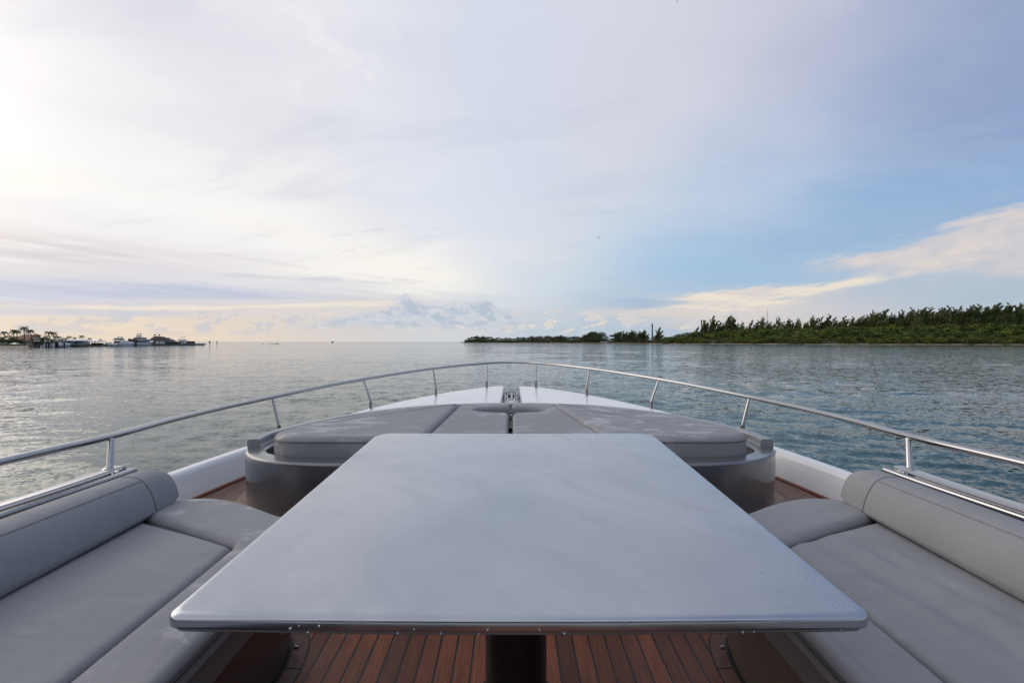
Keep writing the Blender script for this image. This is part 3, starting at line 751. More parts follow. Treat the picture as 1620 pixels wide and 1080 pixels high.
# ------------------------------------------------------------------ bench seats, port and starboard
def bench(sg):
    side = 'left' if sg < 0 else 'right'
    lab = ('grey upholstered bench left of the table, low bolster back, damp marks at its front corner' if sg < 0 else
           'grey upholstered bench right of the table with low bolster back and creased seat')
    t = thing('bench_seat', lab, 'bench', (CX + sg * 1.1, 1.0, FL), 'benches either side of the table')
    M_ = lambda L: ccw([(CX + sg * x, y) for x, y in L])
    fab = FAB
    # plinth, skirt
    MB().slab(M_(seat_line(0)), [(0.010, FL + 0.002), (0.004, FL + 0.03), (0.004, -0.957)]).build('plinth', PLINTH if sg < 0 else PLINTH_R, t)
    sk = rounded([(0.785, -2.0), (0.785, 1.62), (0.82, 1.77), (0.95, 1.87), (1.114, 1.955), (1.33, 2.03), (1.47, 2.035), (1.50, 1.99), (1.50, -2.0)], [0, .05, .06, .05, .05, .05, .03, .02, 0], 5)
    MB().slab(M_(sk), [(0.012, -0.957), (0.002, -0.955), (0, -0.945), (0, -0.862), (0.004, -0.856)]).build('skirt', SKIRT, t)
    # main seat cushion (slightly crowned, built as a grid so it sags and creases)
    nx, ny = 56, 110
    def quadpt(a, b):   # a 0..1 inner->outer, b 0..1 aft->fwd
        xi, xo = 0.980, 1.50
        x = xi + (xo - xi) * a
        yf = 1.622 + (1.843 - 1.622) * a
        return x, -1.6 + (yf + 1.6) * b
    zt = -0.788
    rnd = random.Random(5 if sg < 0 else 9)
    wr = [(rnd.uniform(1.0, 1.4), rnd.uniform(0.7, 1.6), rnd.uniform(0.02, 0.05), rnd.uniform(-0.5, 0.5), rnd.uniform(-0.005, 0.003)) for _ in range(10)] if sg > 0 else []
    vs, fs = [], []
    for i in range(nx + 1):
        for j in range(ny + 1):
            a, b = i / nx, 1 - (1 - j / ny) ** 1.5
            x, y = quadpt(a, b)
            yf = quadpt(a, 1)[1]
            ea, eo, ef = (x - 0.98), (1.50 - x), (yf - y)
            rr = 0.035
            drop = 0
            for e_, k in ((ea, 0.5), (eo, 0.9), (ef, 0.9)):
                if e_ < rr: drop += k * (rr - math.sqrt(max(0, rr * rr - (rr - e_) ** 2)))
            z = zt - drop + 0.010 * math.sin(PI * a) * (1 if y < 1.2 else max(0.2, 1 - (y - 1.2) * 1.2))
            z += 0.0022 * math.sin(7 * x + 3 * y) * math.sin(5 * y + 1)
            for wx, wy, ww, sl, am in wr:
                dxx = (x - wx) - sl * (y - wy); dyy = y - wy
                z += am * math.exp(-(dxx / ww) ** 2 - (dyy / 0.28) ** 2)
            if sg > 0:   # long creases running from the inner front corner
                for off_, am, ww in ((0.05, 0.009, 0.026), (0.12, -0.009, 0.030), (0.20, 0.008, 0.030), (0.30, 0.004, 0.03)):
                    dd = (x - 1.0) - off_ - 0.35 * max(0, (1.62 - y)) * 0.6
                    z += am * math.exp(-(dd / ww) ** 2) * math.exp(-((y - 1.35) / 0.28) ** 2)
            vs.append((CX + sg * x, y, z))
    for i in range(nx):
        for j in range(ny):
            q = (i * (ny + 1) + j, (i + 1) * (ny + 1) + j, (i + 1) * (ny + 1) + j + 1, i * (ny + 1) + j + 1)
            fs.append(q if sg > 0 else q[::-1])
    m = MB().add(vs, fs)
    rimv = [i * (ny + 1) for i in range(nx + 1)] + [nx * (ny + 1) + j for j in range(1, ny + 1)] + [i * (ny + 1) + ny for i in range(nx - 1, -1, -1)] + [j for j in range(ny - 1, 0, -1)]
    o = len(m.v); m.v += [(m.v[k][0], m.v[k][1], -0.858) for k in rimv]
    for k in range(len(rimv)):
        k2 = (k + 1) % len(rimv); q = (rimv[k], o + k, o + k2, rimv[k2]); m.f.append(q if sg > 0 else q[::-1])
    m.build('seat_cushion', fab, t, angle=80)
    # L-shaped border bolster: inner strip and forward end
    Lp = [(0.772, -1.6), (0.770, 0.0), (0.770, 1.0), (0.770, 1.60), (0.80, 1.755), (0.87, 1.815), (0.946, 1.848), (1.03, 1.90), (1.114, 1.952), (1.22, 2.00), (1.33, 2.03), (1.43, 2.02), (1.48, 1.985), (1.502, 1.93), (1.502, 1.853),
          (1.30, 1.764), (1.14, 1.694), (0.985, 1.628), (0.9765, 1.60), (0.9765, 1.0), (0.9765, 0.0), (0.9765, -1.6)]
    Lp = rounded(Lp, [0, 0, 0, .08, .08, .06, .05, .05, .05, .05, .05, .04, .03, .02, .015, 0, 0, .012, 0, 0, 0, 0], 3)
    def lt(x, y):
        ax = abs(x - CX)
        return (0.020 if True else 0) * min(1, max(0, (y - 1.55) / 0.22)) - 0.006 * max(0, (ax - 1.2))
    MB().slab(M_(Lp), [(0, -0.858), (0, -0.822), (0.002, -0.8195), (0.0, -0.817), (0.0, -0.810), (0.003, -0.803), (0.008, -0.796), (0.016, -0.7905), (0.026, -0.788), (0.045, -0.7865)], lt).build('border_cushion', FAB_WET if sg < 0 else FAB, t, angle=70)
    for zz in (-0.821, -0.829):
        MB().tube([(CX + sg * x, y, zz) for x, y in off_open([(0.7695, -1.6), (0.7685, 1.0), (0.7685, 1.57)], 0)], 0.0022, 6).build('piping', PIPING, t)
    # back bolster
    yb = [-1.6, 0.2, 0.8, 1.2, 1.4, 1.5, 1.6, 1.66, 1.6601, 1.668, 1.676, 1.6761, 1.75, 1.85, 1.93, 1.98, 2.01, 2.025, 2.032]
    base_prof = [(1.452, -0.786), (1.438, -0.770), (1.437, -0.74), (1.447, -0.70), (1.462, -0.665), (1.480, -0.637), (1.498, -0.618), (1.520, -0.607), (1.550, -0.602), (1.590, -0.603), (1.620, -0.612), (1.634, -0.63), (1.636, -0.66), (1.63, -0.79)]
    def prof_at(y):
        # the bolster tapers into a rounded nose
        k = 0
        if y > 1.93: k = 1 - math.sqrt(max(0, 1 - ((y - 1.93) / 0.103) ** 2))
        shr = 1 - 0.55 * k; low_ = max(0, (y - 1.1)) * 0.030
        wide = 1 - max(0, y - 1.4) * 0.10
        cxp, czp = 1.535, -0.70
        gx = -0.030 * math.exp(-((y - 1.8605) / 0.0045) ** 2)
        return [(CX + sg * (cxp + (x - cxp) * shr * (wide + gx)), y, czp + (z - czp) * shr * (1 + gx) - low_ * (1 if z > -0.75 else 0.0)) for x, z in base_prof]
    def bol(Y, name):
        rs = [prof_at(y) for y in Y]
        rs = [r if sg < 0 else r[::-1] for r in rs]
        return MB().rings(rs).build(name, fab if sg > 0 else FAB, t, angle=60)
    bk = bol([-1.6, 0.2, 0.8, 1.2, 1.4, 1.5, 1.6, 1.7, 1.78, 1.83, 1.851, 1.857, 1.8595, 1.860], 'back_bolster')
    be = bol([1.861, 1.8615, 1.864, 1.870, 1.885, 1.91, 1.93, 1.96, 1.985, 2.005, 2.018, 2.026, 2.031], 'bolster_end')
    rr = prof_at(1.8605)
    MB().tube([rr[k] for k in range(0, 12)], 0.0016, 6).build('seam', SEAM, bk)
    MB().tube([(prof_at(y)[6][0], y, prof_at(y)[6][2] + 0.0008) for y in (-1.6, 0.2, 0.8, 1.2, 1.4, 1.5, 1.6, 1.7, 1.78, 1.85)], 0.0013, 5).build('stitching', STITCH, bk)
    return t
PLINTH_R = mat('brown_plinth', (0.085, 0.072, 0.062), 0.32, 0.0, coat=0.2, fn=grime(0.3, 4))
bench(-1); bench(1)
for sg in (-1, 1):
    MB().tube([(CX + sg * 0.795, 1.69, FL + 0.03), (CX + sg * 0.782, 1.687, FL + 0.03)], [0.008, 0.006], 10).build('deck_fitting', STEEL, yacht)

# ------------------------------------------------------------------ the table
TX = 0.012
tab = thing('dining_table', 'large silver painted deck table, rounded corners, rain drops on its right edge', 'table', (TX, 1.40, FL))
T0 = [(-0.624, 0.796), (-0.30, 0.788), (0.0, 0.785), (0.30, 0.788), (0.624, 0.796), (0.640, 2.135), (0.30, 2.128), (0.0, 2.124), (-0.30, 2.128), (-0.640, 2.135)]
TO = rounded([(TX + x, y) for x, y in T0], [.030, .2, .2, .2, .030, .09, .2, .2, .2, .09], 10)
ttl = lambda x, y: 0.0
MB().slab(TO, [(0.006, -0.5355), (0.001, -0.533), (0, -0.529), (0, -0.520), (0.0012, -0.5155), (0.004, -0.5125), (0.0085, -0.5108), (0.014, -0.5103), (0.02, -0.5100)], ttl).build('table_top', SILVER, tab, angle=60)
MB().slab(TO, [(0.024, -0.5478), (0.015, -0.547), (0.011, -0.5435), (0.011, -0.5385), (0.013, -0.5372), (0.03, -0.537)], ttl).build('under_frame', SILVER_E if False else GUN_LIGHT, tab, angle=60)
def ell(rx, ry, z, n=40): return [(TX + rx * math.cos(2 * PI * k / n), 1.40 + ry * math.sin(2 * PI * k / n), z) for k in range(n)]
MB().rings([ell(0.16, 0.2, FL + 0.004), ell(0.16, 0.2, FL + 0.014), ell(0.12, 0.15, FL + 0.024), ell(0.094, 0.12, FL + 0.03), ell(0.094, 0.12, -0.60), ell(0.13, 0.17, -0.57), ell(0.15, 0.2, -0.548)]).build('pedestal', BLACKG, tab)
# water drops
rd = random.Random(3)
dm = MB()
def drop(cx, cy, z, r, h, st=1.0, rot=0.0, n=8):
    rs = []
    for a in (1.0, 0.92, 0.7, 0.35):
        zz = z + h * math.sqrt(max(0, 1 - a * a)) if a < 1 else z
        rs.append([(cx + r * a * (math.cos(t) * st * math.cos(rot) - math.sin(t) * math.sin(rot)), cy + r * a * (math.cos(t) * st * math.sin(rot) + math.sin(t) * math.cos(rot)), zz) for t in (2 * PI * k / n for k in range(n))])
    dm.rings(rs)
for k in range(70):
    e = rd.random() ** 1.4 * 0.16; y = 0.82 + rd.random() ** 1.8 * 0.85
    drop(TX + 0.600 - e + (y - 0.8) * 0.02, y, -0.5103, rd.uniform(0.0012, 0.0036), rd.uniform(0.0005, 0.0011), rd.uniform(1, 1.8), rd.uniform(0, 3))
for k in range(26): drop(TX + rd.uniform(0.25, 0.60), rd.uniform(1.5, 2.08), -0.5102, rd.uniform(0.0015, 0.004), 0.0009, rd.uniform(1, 1.6), rd.uniform(0, 3))
for k in range(22): drop(TX + rd.uniform(-0.55, 0.5), rd.uniform(0.83, 2.0), -0.5102, rd.uniform(0.001, 0.0022), 0.001)
for k in range(15):   # beads hanging on the near edge
    x = rd.uniform(-0.4, 0.6); z = rd.choice([-0.528, -0.5345, -0.523]); r = rd.uniform(0.0015, 0.003)
    y = 0.7855 + 0.009 * abs(x / 0.6) ** 2
    dm.tube([(TX + x, y + .001, z), (TX + x, y - r * .7, z - r * .3), (TX + x, y - r, z - r * .6)], [r, r * .8, r * .2], 7)
for k in range(4):
    x = [-0.42, -0.36, 0.36, 0.40][k]; dm.tube([(TX + x, 0.812, -0.547), (TX + x, 0.812, -0.551), (TX + x, 0.812, -0.553)], [0.003, 0.003, 0.0008], 7)
drops = dm.build('water_drops', LENS, onboat=True)
tag(drops, 'clear rain drops beaded along the right side and front edge of the silver table', 'water drops', kind='stuff')

exec_far = True
# ------------------------------------------------------------------ water
def make_water():
    az = list(np.arange(-64, 64.01, 0.26)); az = [-180, -150, -120, -100, -85, -74, -68] + az + [68, 74, 85, 100, 120, 150]
    az = np.radians(np.array(az)); n = len(az)
    rad = [1.2]
    while rad[-1] < 260: rad.append(rad[-1] * 1.0095)
    while rad[-1] < 30000: rad.append(rad[-1] * 1.09)
    rad = np.array(rad); RR, AA = np.meshgrid(rad, az, indexing='ij')
    x = RR * np.sin(AA); y = RR * np.cos(AA); z = np.zeros_like(x)
    rng = np.random.RandomState(4)
    for k in range(64):
        lam = 0.45 * (9.0 / 0.45) ** (k / 63.0); th = rng.normal(0.35, 0.75)
        kx, ky = math.sin(th) * 2 * PI / lam, math.cos(th) * 2 * PI / lam
        amp = 0.0029 * lam ** 0.42 * (0.7 + 0.6 * rng.rand())
        fade = np.clip(1.4 - RR * 0.0095 * 3.0 / lam, 0, 1)
        ph = rng.rand() * 7
        s = np.sin(kx * x + ky * y + ph + 0.8 * np.sin(0.13 * x + 0.09 * y + k))
        z += amp * fade * (s + 0.25 * s * s)
    gust = 0.65 + 0.35 * np.sin(0.05 * x + 0.11 * y + 1.5) * np.sin(0.03 * x - 0.07 * y)
    z *= gust
    nr = len(rad)
    me = bpy.data.meshes.new('water')
    V = np.stack([x, y, z], -1).reshape(-1, 3)
    i, j = np.meshgrid(np.arange(nr - 1), np.arange(n), indexing='ij'); j2 = (j + 1) % n
    Fq = np.stack([i * n + j, i * n + j2, (i + 1) * n + j2, (i + 1) * n + j], -1).reshape(-1, 4)
    me.vertices.add(len(V)); me.vertices.foreach_set('co', V.ravel())
    me.loops.add(Fq.size); me.loops.foreach_set('vertex_index', Fq.ravel())
    me.polygons.add(len(Fq)); me.polygons.foreach_set('loop_start', np.arange(0, Fq.size, 4)); me.polygons.foreach_set('loop_total', np.full(len(Fq), 4))
    me.polygons.foreach_set('use_smooth', np.ones(len(Fq), bool))
    me.update(calc_edges=True); me.materials.append(WATER)
    o = bpy.data.objects.new('water', me); C.objects.link(o); o['kind'] = 'structure'
make_water()

# ------------------------------------------------------------------ distant shores
rng = random.Random(11)
def at(u, d): return (u - 810) / F * d
def zt_(v, d): return H + (540 - v) / F * d        # height that shows at a photo row from this distance
def leaf_tri(mb, p, dirv, L, W, rg):
    d = Vector(dirv).normalized(); a = d.orthogonal().normalized(); a.rotate(Matrix.Rotation(rg.uniform(0, 6.28), 3, d))
    b = Vector(p)
    o = len(mb.v); mb.v += [tuple(b - a * W * .5), tuple(b + a * W * .5), tuple(b + a * W * .25 + d * L), tuple(b - a * W * .25 + d * L)]
    mb.f.append((o, o + 1, o + 2, o + 3))
def rdir(rg):
    z = rg.uniform(-1, 1); t = rg.uniform(0, 6.283); r = math.sqrt(1 - z * z); return Vector((r * math.cos(t), r * math.sin(t), z))
def clump(mb, c, r, n, size, rg, up=0.4):
    for _ in range(n):
        d = rdir(rg); k = rg.uniform(0.55, 1.0) ** 0.5
        p = (c[0] + d.x * r[0] * k, c[1] + d.y * r[1] * k, c[2] + d.z * r[2] * k)
        leaf_tri(mb, p, d + Vector((0, 0, up)) + rdir(rg) * 0.6, size * rg.uniform(.6, 1.3), size * rg.uniform(.4, .8), rg)

def clump_out(mb, c, r, n, size, rg):
    # leaf sprays lying over the outside of a clump, so it shades like a rounded bush
    for _ in range(n):
        d = rdir(rg)
        if d.z < -0.35: d.z = -d.z
        k = rg.uniform(0.80, 1.06)
        p = Vector((c[0] + d.x * r[0] * k, c[1] + d.y * r[1] * k, c[2] + d.z * r[2] * k))
        nn = (Vector((d.x / r[0], d.y / r[1], d.z / r[2])).normalized() + rdir(rg) * 0.55).normalized()
        a = nn.orthogonal().normalized(); a.rotate(Matrix.Rotation(rg.uniform(0, 6.28), 3, nn)); b = nn.cross(a)
        w, l = size * rg.uniform(.35, .7), size * rg.uniform(.5, 1.0); o = len(mb.v)
        mb.v += [tuple(p - a * w), tuple(p + b * l), tuple(p + a * w), tuple(p - b * l)]; mb.f.append((o, o + 1, o + 2, o + 3))
def proto_casuarina(seed, lean):
    rg = random.Random(seed); hgt = 10.0; t = bpy.data.objects.new('casuarina_tree', None); C.objects.link(t)
    tr = MB(); cr = MB()
    def tp(k): return Vector((lean * hgt * k ** 1.6, rg.uniform(-.05, .05), hgt * k))
    pth = [tp(k / 7) for k in range(8)]
    tr.tube(pth, [0.20 * (1 - 0.85 * k / 7) for k in range(8)], 5)
    stems = [(Vector((0, 0, 0)), 1.0)] + [(Vector((rg.uniform(-1.6, 1.6), rg.uniform(-1, 1), 0)), rg.uniform(.6, .9)) for _ in range(rg.choice((1, 2, 2)))]
    for base, sc_ in stems:
        if base.length > 0: tr.tube([base + p * sc_ for p in pth], [0.14 * (1 - 0.85 * k / 7) for k in range(8)], 5)
        for q in range(17):
            k = 0.08 + 0.92 * (q + rg.random()) / 17
            b = base + tp(k) * sc_
            a = rg.uniform(0, 6.28); L = hgt * sc_ * (0.25 * (1.12 - k)) + 0.75
            d = Vector((math.cos(a) * .8 + 0.35 + lean, math.sin(a) * .8, 0.75)).normalized()
            tr.tube([b, b + d * L], [0.05, 0.015], 3, False)
            nl = int(22 + 20 * L)
            for _ in range(nl):
                s_ = rg.uniform(0.15, 1.0); p = b + d * L * s_ + rdir(rg) * 0.28 * (1.2 - s_ * .5)
                leaf_tri(cr, p, d + Vector((0.35, 0, 0.1)) + rdir(rg) * 0.55, rg.uniform(.35, .75), rg.uniform(.10, .24), rg)
    tr.build('trunk', BARK, t); cr.build('crown', LEAF_PINE, t, smooth=False)
    return t
def proto_broad(name, seed, leafm, wide=0.5, bare=1.0, trunk_h=0.35):
    rg = random.Random(seed); t = bpy.data.objects.new(name, None); C.objects.link(t); h = 10.0
    tr = MB(); cr = MB()
    tr.tube([(0, 0, 0), (rg.uniform(-.2, .2), 0, h * .25), (rg.uniform(-.4, .4), 0, h * .6)], [.35, .26, .12], 6)
    for q in range(11):
        a = rg.uniform(0, 6.28); rr = rg.uniform(.1, 1) ** .6 * h * wide * .8; z = h * rg.uniform(trunk_h, .86) - rr * .22
        c = Vector((math.cos(a) * rr, math.sin(a) * rr, z))
        tr.tube([(0, 0, h * .28), c * .6 + Vector((0, 0, h * .12)), c], [.13, .08, .03], 4, False)
        R_ = h * rg.uniform(.12, .21)
        clump_out(cr, c, (R_ * 1.2, R_ * 1.2, R_ * .85), int(80 * bare), .42, rg)
        clump(cr, c, (R_ * 1.25, R_ * 1.25, R_ * .95), int(22 * bare), .55, rg)
    tr.build('trunk', BARK, t); cr.build('crown', leafm, t, smooth=False)
    return t
def proto_palm(seed, lean):
    rg = random.Random(seed); t = bpy.data.objects.new('palm_tree', None); C.objects.link(t); h = 10.0
    tr = MB(); cr = MB()
    pth = [(lean * h * (k / 8) ** 1.7, 0, h * .84 * k / 8) for k in range(9)]
    tr.tube(pth, [.26 - .013 * k for k in range(9)], 7)
    top = Vector(pth[-1])
    for q in range(21):
        a = 2 * PI * q / 21 + rg.uniform(-.2, .2); el = rg.uniform(-.25, 1.15); L = rg.uniform(2.1, 2.8)
        d = Vector((math.cos(a), math.sin(a), 0)); side = Vector((-math.sin(a), math.cos(a), 0)); pts = []
        for k in range(9):
            s_ = k / 8; pts.append(top + d * L * s_ * math.cos(el * .75) + Vector((0, 0, L * (math.sin(el) * s_ - (0.55 + .35 * math.cos(el)) * s_ * s_))))
        tr.tube(pts[::2], [.035, .03, .02, .012, .006], 3, False)
        for k in range(8):
            for m_ in range(2):
                p = pts[k] + (pts[k + 1] - pts[k]) * (m_ * .5); fw = (pts[k + 1] - pts[k]).normalized()
                for sg in (-1, 1):
                    ll = .75 * math.sin(PI * (0.12 + .82 * (k + m_ * .5) / 8)) + .12
                    tip = p + (side * sg * .75 + fw * .55 + Vector((0, 0, -.55))).normalized() * ll
                    o = len(cr.v); cr.v += [tuple(p), tuple(p + fw * .17), tuple(tip)]; cr.f.append((o, o + 1, o + 2))
    tr.build('trunk', BARK, t); cr.build('fronds', LEAF_PALM, t, smooth=False)
    return t
USED = set()
def put(protos, x, y, z, s, label, cat, group, sx=1.0, rz=None, name=None):
    p = protos[rng.randrange(len(protos))]
    if p.name not in USED: USED.add(p.name); o = p
    else: o = copy_tree(p)
    o.location = (x, y, z); o.scale = (s * sx, s * sx, s); o.rotation_euler = (0, 0, rng.uniform(-.5, .5) if rz is None else rz)
    return tag(o, label, cat, group)

# right-hand island: ground
SH = [(728, 930), (760, 905), (850, 820), (925, 700), (980, 610), (1040, 540), (1100, 485), (1200, 435), (1300, 408), (1400, 392), (1500, 380), (1620, 370), (1800, 355), (2300, 345), (3200, 330)]
def shore_d(u): return float(np.interp(u, [p[0] for p in SH], [p[1] for p in SH]))
BANDV = [(728, 541), (1000, 540), (1050, 531), (1080, 527), (1150, 522), (1330, 518), (1480, 514), (1620, 511), (2400, 508), (3200, 508)]
def hill_top(u):
    d = shore_d(u) + 62; v = float(np.interp(u, [p[0] for p in BANDV], [p[1] for p in BANDV]))
    return max(1.3, zt_(v, d) - 3.6)
def ground_z(u, back):     # back = metres behind the waterline
    k = min(1, max(0, (back - 4) / 58)); return -0.35 + 1.0 * min(1, back / 5) + (hill_top(u) - 0.6) * (k * k * (3 - 2 * k)) * 0.98
us = np.concatenate([np.arange(728, 1700, 6), np.arange(1700, 3200, 50)])
backs = [-6, -2, 0, 1.5, 3, 6, 10, 16, 24, 34, 46, 58, 70, 90, 130, 200, 300]
V = []; Fc = []
for u in us:
    for b in backs:
        d = shore_d(u) + b; jit = 0.8 * math.sin(u * .21) + 0.6 * math.sin(u * .07)
        V.append((at(u, d), d + jit, (ground_z(u, b) if b > 0 else -0.5 + 0.07 * b) if b < 120 else ground_z(u, 70) * (1 - (b - 120) / 400)))
nb = len(backs)
for i in range(len(us) - 1):
    for j in range(nb - 1): Fc.append((i * nb + j, (i + 1) * nb + j, (i + 1) * nb + j + 1, i * nb + j + 1))
o = MB().add(V, Fc).build('island', GRASS); o['kind'] = 'structure'
# sandy strip along its waterline
V = []; Fc = []
for k, u in enumerate(us):
    jit = 0.8 * math.sin(u * .21) + 0.6 * math.sin(u * .07)
    for b in (-3.0, .8, 2.2 + 1.5 * math.sin(u * .13)):
        d = shore_d(u) + b; V.append((at(u, d), d + jit, -0.3 if b < 0 else 0.42 + 0.1 * b))
for i in range(len(us) - 1):
    for j in range(2): Fc.append((i * 3 + j, (i + 1) * 3 + j, (i + 1) * 3 + j + 1, i * 3 + j + 1))
o = MB().add(V, Fc).build('beach', SAND); o['kind'] = 'structure'

# mangrove mass between the water and the ridge
rg = random.Random(21); mm = MB()
for k in range(860):
    u = 1046 + (rg.random() ** 0.9) * 640 if k < 790 else rg.uniform(1690, 2300)
    b = 5 + 68 * rg.random() ** .9; 
    if u < 1110: b *= (u - 1040) / 70 * .8 + .2
    d = shore_d(u) + b; g = ground_z(u, b)
    r = rg.uniform(2.0, 5.2) if b < 58 else rg.uniform(2.0, 3.4); c = (at(u, d), d, g + r * .4 + rg.uniform(-.5, .5))
    clump_out(mm, c, (r * 1.45, r * 1.1, r * .75), int(26 + 7.5 * r * r), .80, rg); clump(mm, c, (r * 1.5, r * 1.1, r * .85), 12, .8, rg, .8)
o = mm.build('mangrove_thicket', LEAF_MAN, smooth=False)
tag(o, 'dense green mangrove thicket covering the right-hand shore below the casuarinas', 'thicket', kind='stuff')
# single bushes right at the water's edge
bushes = [proto_broad('mangrove_bush', 60 + k, LEAF_MAN, .72, 1.1, .12) for k in range(3)]
for u in [1056, 1075, 1094, 1118, 1136, 1160, 1192, 1232, 1250, 1262, 1285, 1332, 1350, 1378, 1398, 1420, 1440, 1468, 1496, 1530, 1556, 1590, 1612]:
    b = rng.uniform(.5, 5); d = shore_d(u) + b
    put(bushes, at(u, d), d, 0.2, rng.uniform(.42, .72), 'rounded green mangrove bush at the water edge of the right shore', 'bush', 'mangrove bushes at the waterline', 1.25)
# casuarinas on the ridge
cas = [proto_casuarina(30 + k, [.18, .26, .34, .22, .40, .28][k]) for k in range(6)]
SKYL = [(1062, 527), (1090, 523), (1102, 517), (1112, 508), (1125, 501), (1136, 510), (1150, 500), (1158, 503), (1172, 510), (1186, 507), (1196, 508), (1206, 503), (1216, 510), (1232, 503), (1245, 505), (1262, 505), (1275, 509), (1284, 500), (1296, 502), (1308, 499), (1318, 503), (1334, 501), (1348, 502),
        (1362, 500), (1380, 492), (1396, 490), (1410, 496), (1428, 492), (1440, 489), (1456, 488), (1470, 487), (1484, 488), (1500, 486), (1514, 486), (1530, 484), (1546, 484), (1566, 481), (1580, 485), (1596, 482), (1612, 481), (1640, 480), (1800, 478), (2400, 478)]
def skyl(u): return float(np.interp(u, [p[0] for p in SKYL], [p[1] for p in SKYL]))
n = 0
main = [u for u, _ in SKYL if 1090 < u < 1640]
fill = []
u = 1086.0
while u < 1700:
    fill.append(u); u += rng.uniform(4.0, 8) * (0.9 if u < 1340 else 0.6)
for u in main + fill + [1720, 1745, 1770, 1800, 1840, 1890, 1950]:
    is_main = u in main; d = shore_d(u) + rng.uniform(60, 84) + (0 if is_main else 6)
    v = skyl(u) + (0 if is_main else rng.uniform(2, 9))
    g = ground_z(u, 66) - .3; h = max(5, zt_(v, d) - g)
    put(cas, at(u, d) - h * .12, d, g, h / 10, 'wind-bent casuarina tree leaning right in the row along the right-hand ridge', 'tree', 'casuarinas along the right-hand ridge', 0.95 if h > 14 else 1.1, rng.uniform(-.35, .35)); n += 1

# low treeline running out to the point
br = [proto_broad('shore_tree', 80 + k, LEAF_FAR, .62, 1.0, .16) for k in range(3)]
dry = [proto_broad('bare_tree', 90 + k, LEAF_BROWN, .55, .75, .2) for k in range(2)]
FARV = [(738, 537), (742, 533), (758, 530), (770, 532), (800, 533), (830, 532), (850, 531), (870, 531), (885, 530), (900, 532), (920, 530), (927, 527), (935, 526), (945, 522), (952, 524), (958, 531), (965, 532), (972, 527), (985, 524), (1000, 525), (1015, 523), (1024, 530), (1030, 533)]
u = 738.0
while u < 1024:
    v = float(np.interp(u, [p[0] for p in FARV], [p[1] for p in FARV])) + rng.uniform(-1.2, 2.2)
    if not 957 < u < 969:
        for row in range(2):
            d = shore_d(u) + rng.uniform(14, 24) + row * 22; h = max(4, zt_(v + row * -.3, d) - 1.0)
            pr = dry if (826 < u < 886 or 921 < u < 932) and rng.random() < .8 else (cas if 970 < u and rng.random() < .7 else br)
            if pr is dry: put(pr, at(u, d), d, 0.8, h / 10, 'bare brownish tree among the green trees of the far point', 'tree', 'brownish trees on the far point', 1.0)
            else: put(pr, at(u, d), d, 0.8, h / 10, 'low dark green tree in the treeline of the far point', 'tree', 'green trees on the far point', 1.0)
    u += rng.uniform(2.6, 4.6)
for u, v in ((1036, 519), (1041, 524)):
    d = shore_d(u) + 30; put(cas, at(u, d), d, 1, (zt_(v, d) - 1) / 10, 'single feathery tree standing beside the far white tower' if u == 1036 else 'lower feathery tree just right of the tree by the tower', 'tree', None, 1.2)
d = shore_d(1034) + 24; put(dry, at(1034, d), d, .8, 1.05, 'brown bare bush at the foot of the far white tower', 'bush', None, .9)

def cyl(mb, x, y, z0, z1, r0, r1=None, n=10):
    r1 = r0 if r1 is None else r1
    return mb.rings([[(x + r0 * math.cos(2 * PI * k / n), y + r0 * math.sin(2 * PI * k / n), z0) for k in range(n)], [(x + r1 * math.cos(2 * PI * k / n), y + r1 * math.sin(2 * PI * k / n), z1) for k in range(n)]])
# tower on the point, twin chimneys, radio mast
d = 640; x = at(1032, d); t = thing('lighthouse', 'slim pale tower with dark lantern top rising above the far treeline', 'lighthouse', (x, d, 0.5), boat=False)
top = zt_(511.5, d) - .5
cyl(MB(), 0, 0, 0, top - 5.0, 1.5, 0.8, 14).build('tower', CONC, t); g_ = cyl(MB(), 0, 0, top - 5.0, top - 4.5, 1.3, 1.3, 14).build('gallery', BDARK, t)
cyl(MB(), 0, 0, top - 4.5, top - 1.4, 1.0, 1.0, 12).build('lantern', BGLASS, t); cyl(MB(), 0, 0, top - 1.4, top, 1.5, .1, 12).build('dome', BDARK, t)
for k, u in enumerate((1110.0, 1113.4)):
    d = 640; t = thing('chimney', ['pale banded chimney, left one of the pair above the right-hand trees', 'pale banded chimney, right one of the pair above the right-hand trees'][k], 'chimney', (at(u, d), d, 1.0), 'twin chimneys behind the trees', boat=False)
    top = zt_(506, d) - 1.0; cyl(MB(), 0, 0, 0, top, 1.0, .85, 12).build('shaft', CONC, t)
    for q in range(3): cyl(MB(), 0, 0, top - 2 - q * 5, top - 0.6 - q * 5, .98, .97, 12).build('band', BDARK if q == 0 else WALLM, t)
d = 620; t = thing('radio_mast', 'thin lattice radio mast standing above the casuarinas', 'mast', (at(1214, d), d, 1.0), boat=False)
top = zt_(487, d) - 1; mb = MB()
for q in range(3):
    a = q * 2.094; mb.tube([(.45 * math.cos(a), .45 * math.sin(a), 0), (.35 * math.cos(a), .35 * math.sin(a), top * .9)], .09, 4)
for q in range(24):
    z0 = top * .9 * q / 24; a = q * 2.094; mb.tube([(.42 * math.cos(a), .42 * math.sin(a), z0), (.42 * math.cos(a + 2.094), .42 * math.sin(a + 2.094), z0 + top * .9 / 24)], .05, 3)
mb.build('lattice', CONC, t); MB().tube([(0, 0, top * .9), (0, 0, top)], .10, 6).build('antenna', CONC, t)
